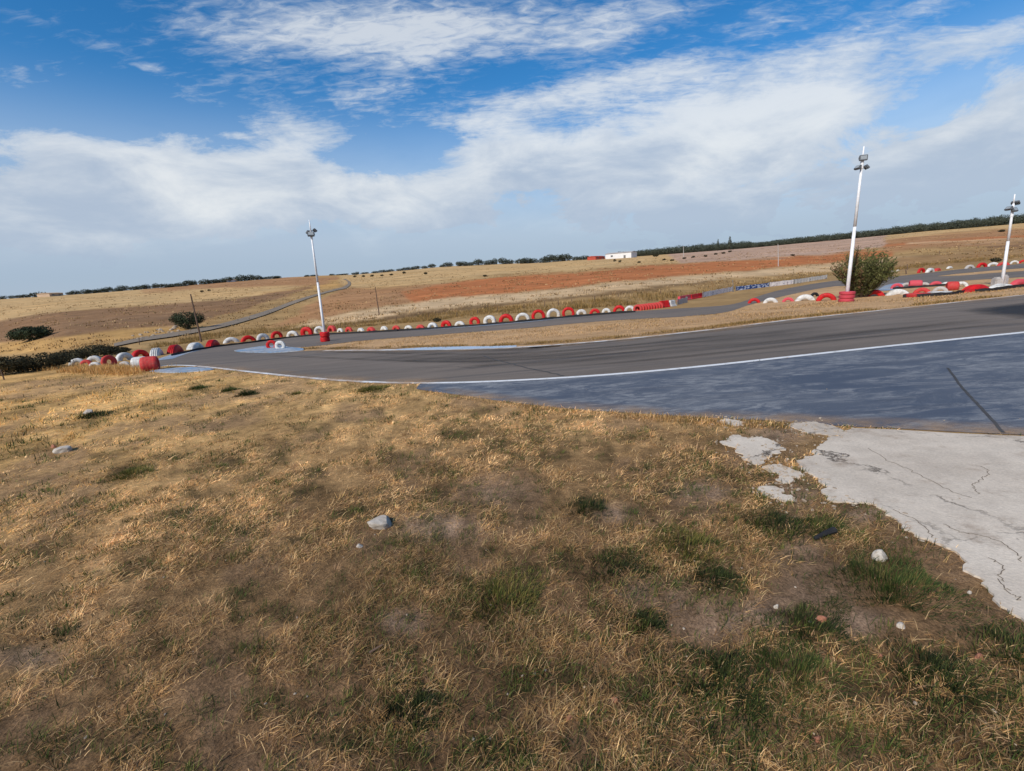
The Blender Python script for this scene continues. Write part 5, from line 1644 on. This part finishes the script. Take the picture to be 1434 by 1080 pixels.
CL = [(120, 60, 40, 8, .3), (60, 30, 50, 10, .3), (210, 95, 26, 7, .28), (250, 190, 40, 8, .34), (330, 190, 24, 6, .3), (60, 195, 60, 14, .3), (830, 60, 60, 14, .3), (90, 300, 190, 80, .95), (340, 280, 160, 65, .85), (215, 228, 70, 26, .5), (345, 222, 80, 24, .55), (430, 262, 50, 28, .45), (60, 225, 70, 30, .35),
      (610, 275, 110, 50, .75), (705, 215, 60, 32, .75), (800, 235, 120, 55, .65), (930, 210, 150, 70, .75), (1060, 165, 130, 55, .7), (1160, 140, 110, 45, .55), (1000, 300, 280, 70, .7), (1310, 235, 150, 75, .8), (1400, 180, 90, 55, .55),
      (470, 45, 170, 50, .62), (600, 55, 90, 50, .4), (320, 60, 70, 34, .3), (430, 185, 70, 22, .36), (280, 135, 46, 14, .3), (25, 105, 50, 26, .4), (510, 130, 60, 26, .36), (300, 165, 20, 8, .2),
      (660, 170, 80, 16, .42), (760, 140, 90, 18, .46), (860, 112, 90, 20, .46), (960, 92, 90, 22, .4), (760, 40, 130, 44, .36), (900, 15, 130, 36, .36),
      (1120, 80, 90, 22, .34), (1220, 66, 100, 24, .42), (1360, 62, 110, 30, .5), (1280, 12, 140, 22, .34), (1430, 110, 60, 22, .3), (1100, 20, 90, 24, .2),
      (560, 215, 40, 18, -.42), (520, 275, 60, 26, .45), (560, 310, 80, 40, .35), (882, 190, 26, 12, -.45), (1260, 165, 46, 16, -.3), (140, 150, 110, 50, -.3), (1230, 120, 50, 10, -.15), (700, 105, 70, 16, -.2), (600, 170, 40, 20, -.2)]
cov = None
for (cx, cy, rx, ry, wt) in CL:
    a0, e0 = ang(cx, cy); a1, e1 = ang(cx + rx, cy); a2, e2 = ang(cx, cy - ry)
    sx = 1 / max(1e-3, math.hypot(a1 - a0, e1 - e0)); sy = 1 / max(1e-3, abs(e2 - e0))
    v = wv('MULTIPLY_ADD', ae, (sx, sy, 0), (-a0 * sx, -e0 * sy, 0))
    g = wm('POWER', .3679, wv('DOT_PRODUCT', v, v))
    wt = wt * (1.0 if cy > 190 and wt > 0 else 1.12 if wt > 0 else 1.0)
    cov = wm('MULTIPLY', g, wt) if cov is None else wm('MULTIPLY_ADD', g, wt, cov)
# the rest of the sky, out of the photograph, has scattered cloud too
zc = wm('ADD', wm('MAXIMUM', sp.outputs[2], 0.0), .12)
inv = wm('DIVIDE', 1.0, zc)
pv = N_.new('ShaderNodeCombineXYZ'); L_.new(wm('MULTIPLY', sp.outputs[0], inv), pv.inputs[0]); L_.new(wm('MULTIPLY', sp.outputs[1], inv), pv.inputs[1])
mpr = N_.new('ShaderNodeMapping'); mpr.inputs['Rotation'].default_value = (0, 0, math.radians(-28)); mpr.inputs['Scale'].default_value = (.55, 1.5, 1)
L_.new(pv.outputs[0], mpr.inputs['Vector'])
mpa = N_.new('ShaderNodeMapping'); mpa.inputs['Rotation'].default_value = (0, 0, math.radians(35)); mpa.inputs['Scale'].default_value = (.7, 1.6, 1)
L_.new(pv.outputs[0], mpa.inputs['Vector'])
ncirr = wnoise(mpr.outputs[0], 3.4, 9, .62, .5)      # streaky high cloud
nalto = wnoise(mpa.outputs[0], 17.0, 5, .62, .6)      # small rippled cells
nbil = wnoise(wv('MULTIPLY', dirv, (1, 1, 2.0)), 7.0, 12, .64, .4)   # billows of the low bank
low = wss(eln, .40, .16)
nmix = wm('ADD', wm('MULTIPLY', nbil, wm('MULTIPLY_ADD', low, .75, .25)), wm('MULTIPLY', wm('ADD', wm('MULTIPLY', ncirr, .45), wm('MULTIPLY', nalto, .55)), wm('MULTIPLY_ADD', low, -.75, .75)))
dens = wm('ADD', cov, wm('MULTIPLY', wm('SUBTRACT', nmix, .5), wm('MULTIPLY_ADD', low, -.7, 3.1)))
d1 = wmix1(low, wss(dens, .0, .95), wss(dens, .08, .62))
d1 = wm('MULTIPLY', d1, wm('MULTIPLY_ADD', low, .22, .74))
veil = wm('MULTIPLY', wss(eln, .36, .05), .93)
dtot = wm('MAXIMUM', d1, veil)
S = 10.0
nsh = wnoise(wv('MULTIPLY', dirv, (1, 1, 2.6)), 4.5, 7, .6, .3)
under = wss(wm('ADD', eln, wm('MULTIPLY', wm('SUBTRACT', nsh, .5), -.5)), .27, .07)
thick = wss(wm('ADD', dens, wm('MULTIPLY', wm('SUBTRACT', nsh, .5), 1.6)), .25, 1.0)
bright = wmix(thick, (.58 * S, .65 * S, .74 * S), (.80 * S, .83 * S, .85 * S))
ccol = wmix(under, bright, (.44 * S, .525 * S, .65 * S))
hz = wmix(wss(eln, .10, .03), ccol, (.37 * S, .47 * S, .61 * S))
hs = N_.new('ShaderNodeHueSaturation'); hs.inputs['Saturation'].default_value = 1.42; hs.inputs['Value'].default_value = 1.38
L_.new(sky.outputs[0], hs.inputs['Color'])
fin = wmix(dtot, hs.outputs[0], hz)
bg = N_.new('ShaderNodeBackground'); bg.inputs['Strength'].default_value = .1; L_.new(fin, bg.inputs[0])
out = N_.new('ShaderNodeOutputWorld'); L_.new(bg.outputs[0], out.inputs[0])

sl = bpy.data.lights.new('sun', 'SUN'); sl.energy = 4.0; sl.angle = math.radians(.5); sl.color = (1, .93, .83)
so = bpy.data.objects.new('sun', sl); COL.objects.link(so)
sd = Vector((math.sin(SUN_AZ) * math.cos(SUN_EL), math.cos(SUN_AZ) * math.cos(SUN_EL), math.sin(SUN_EL)))
so.rotation_euler = sd.to_track_quat('Z', 'Y').to_euler(); so.location = sd * 50

# ------------------------------------------------------------------ camera and render settings
cd = bpy.data.cameras.new('camera'); cam = bpy.data.objects.new('camera', cd); COL.objects.link(cam)
cd.sensor_width = 36; cd.lens = 36 * F / 1434; cd.clip_end = 6000; cd.clip_start = .05
axx = Vector((XW[0], YW[0], UP[0])); axy = -Vector((XW[1], YW[1], UP[1])); axz = -Vector((XW[2], YW[2], UP[2]))
mw = Matrix((axx, axy, axz)).transposed().to_4x4(); mw.translation = Vector((0, 0, CAMZ))
cam.matrix_world = mw
SC.camera = cam
SC.view_settings.view_transform = 'Standard'; SC.view_settings.look = 'None'; SC.view_settings.exposure = 0; SC.view_settings.gamma = 1
SC.render.engine = 'CYCLES'
SC.cycles.use_denoising = True
SC.cycles.max_bounces = 5; SC.cycles.transparent_max_bounces = 4
SC.world.cycles.sampling_method = 'MANUAL'; SC.world.cycles.sample_map_resolution = 512
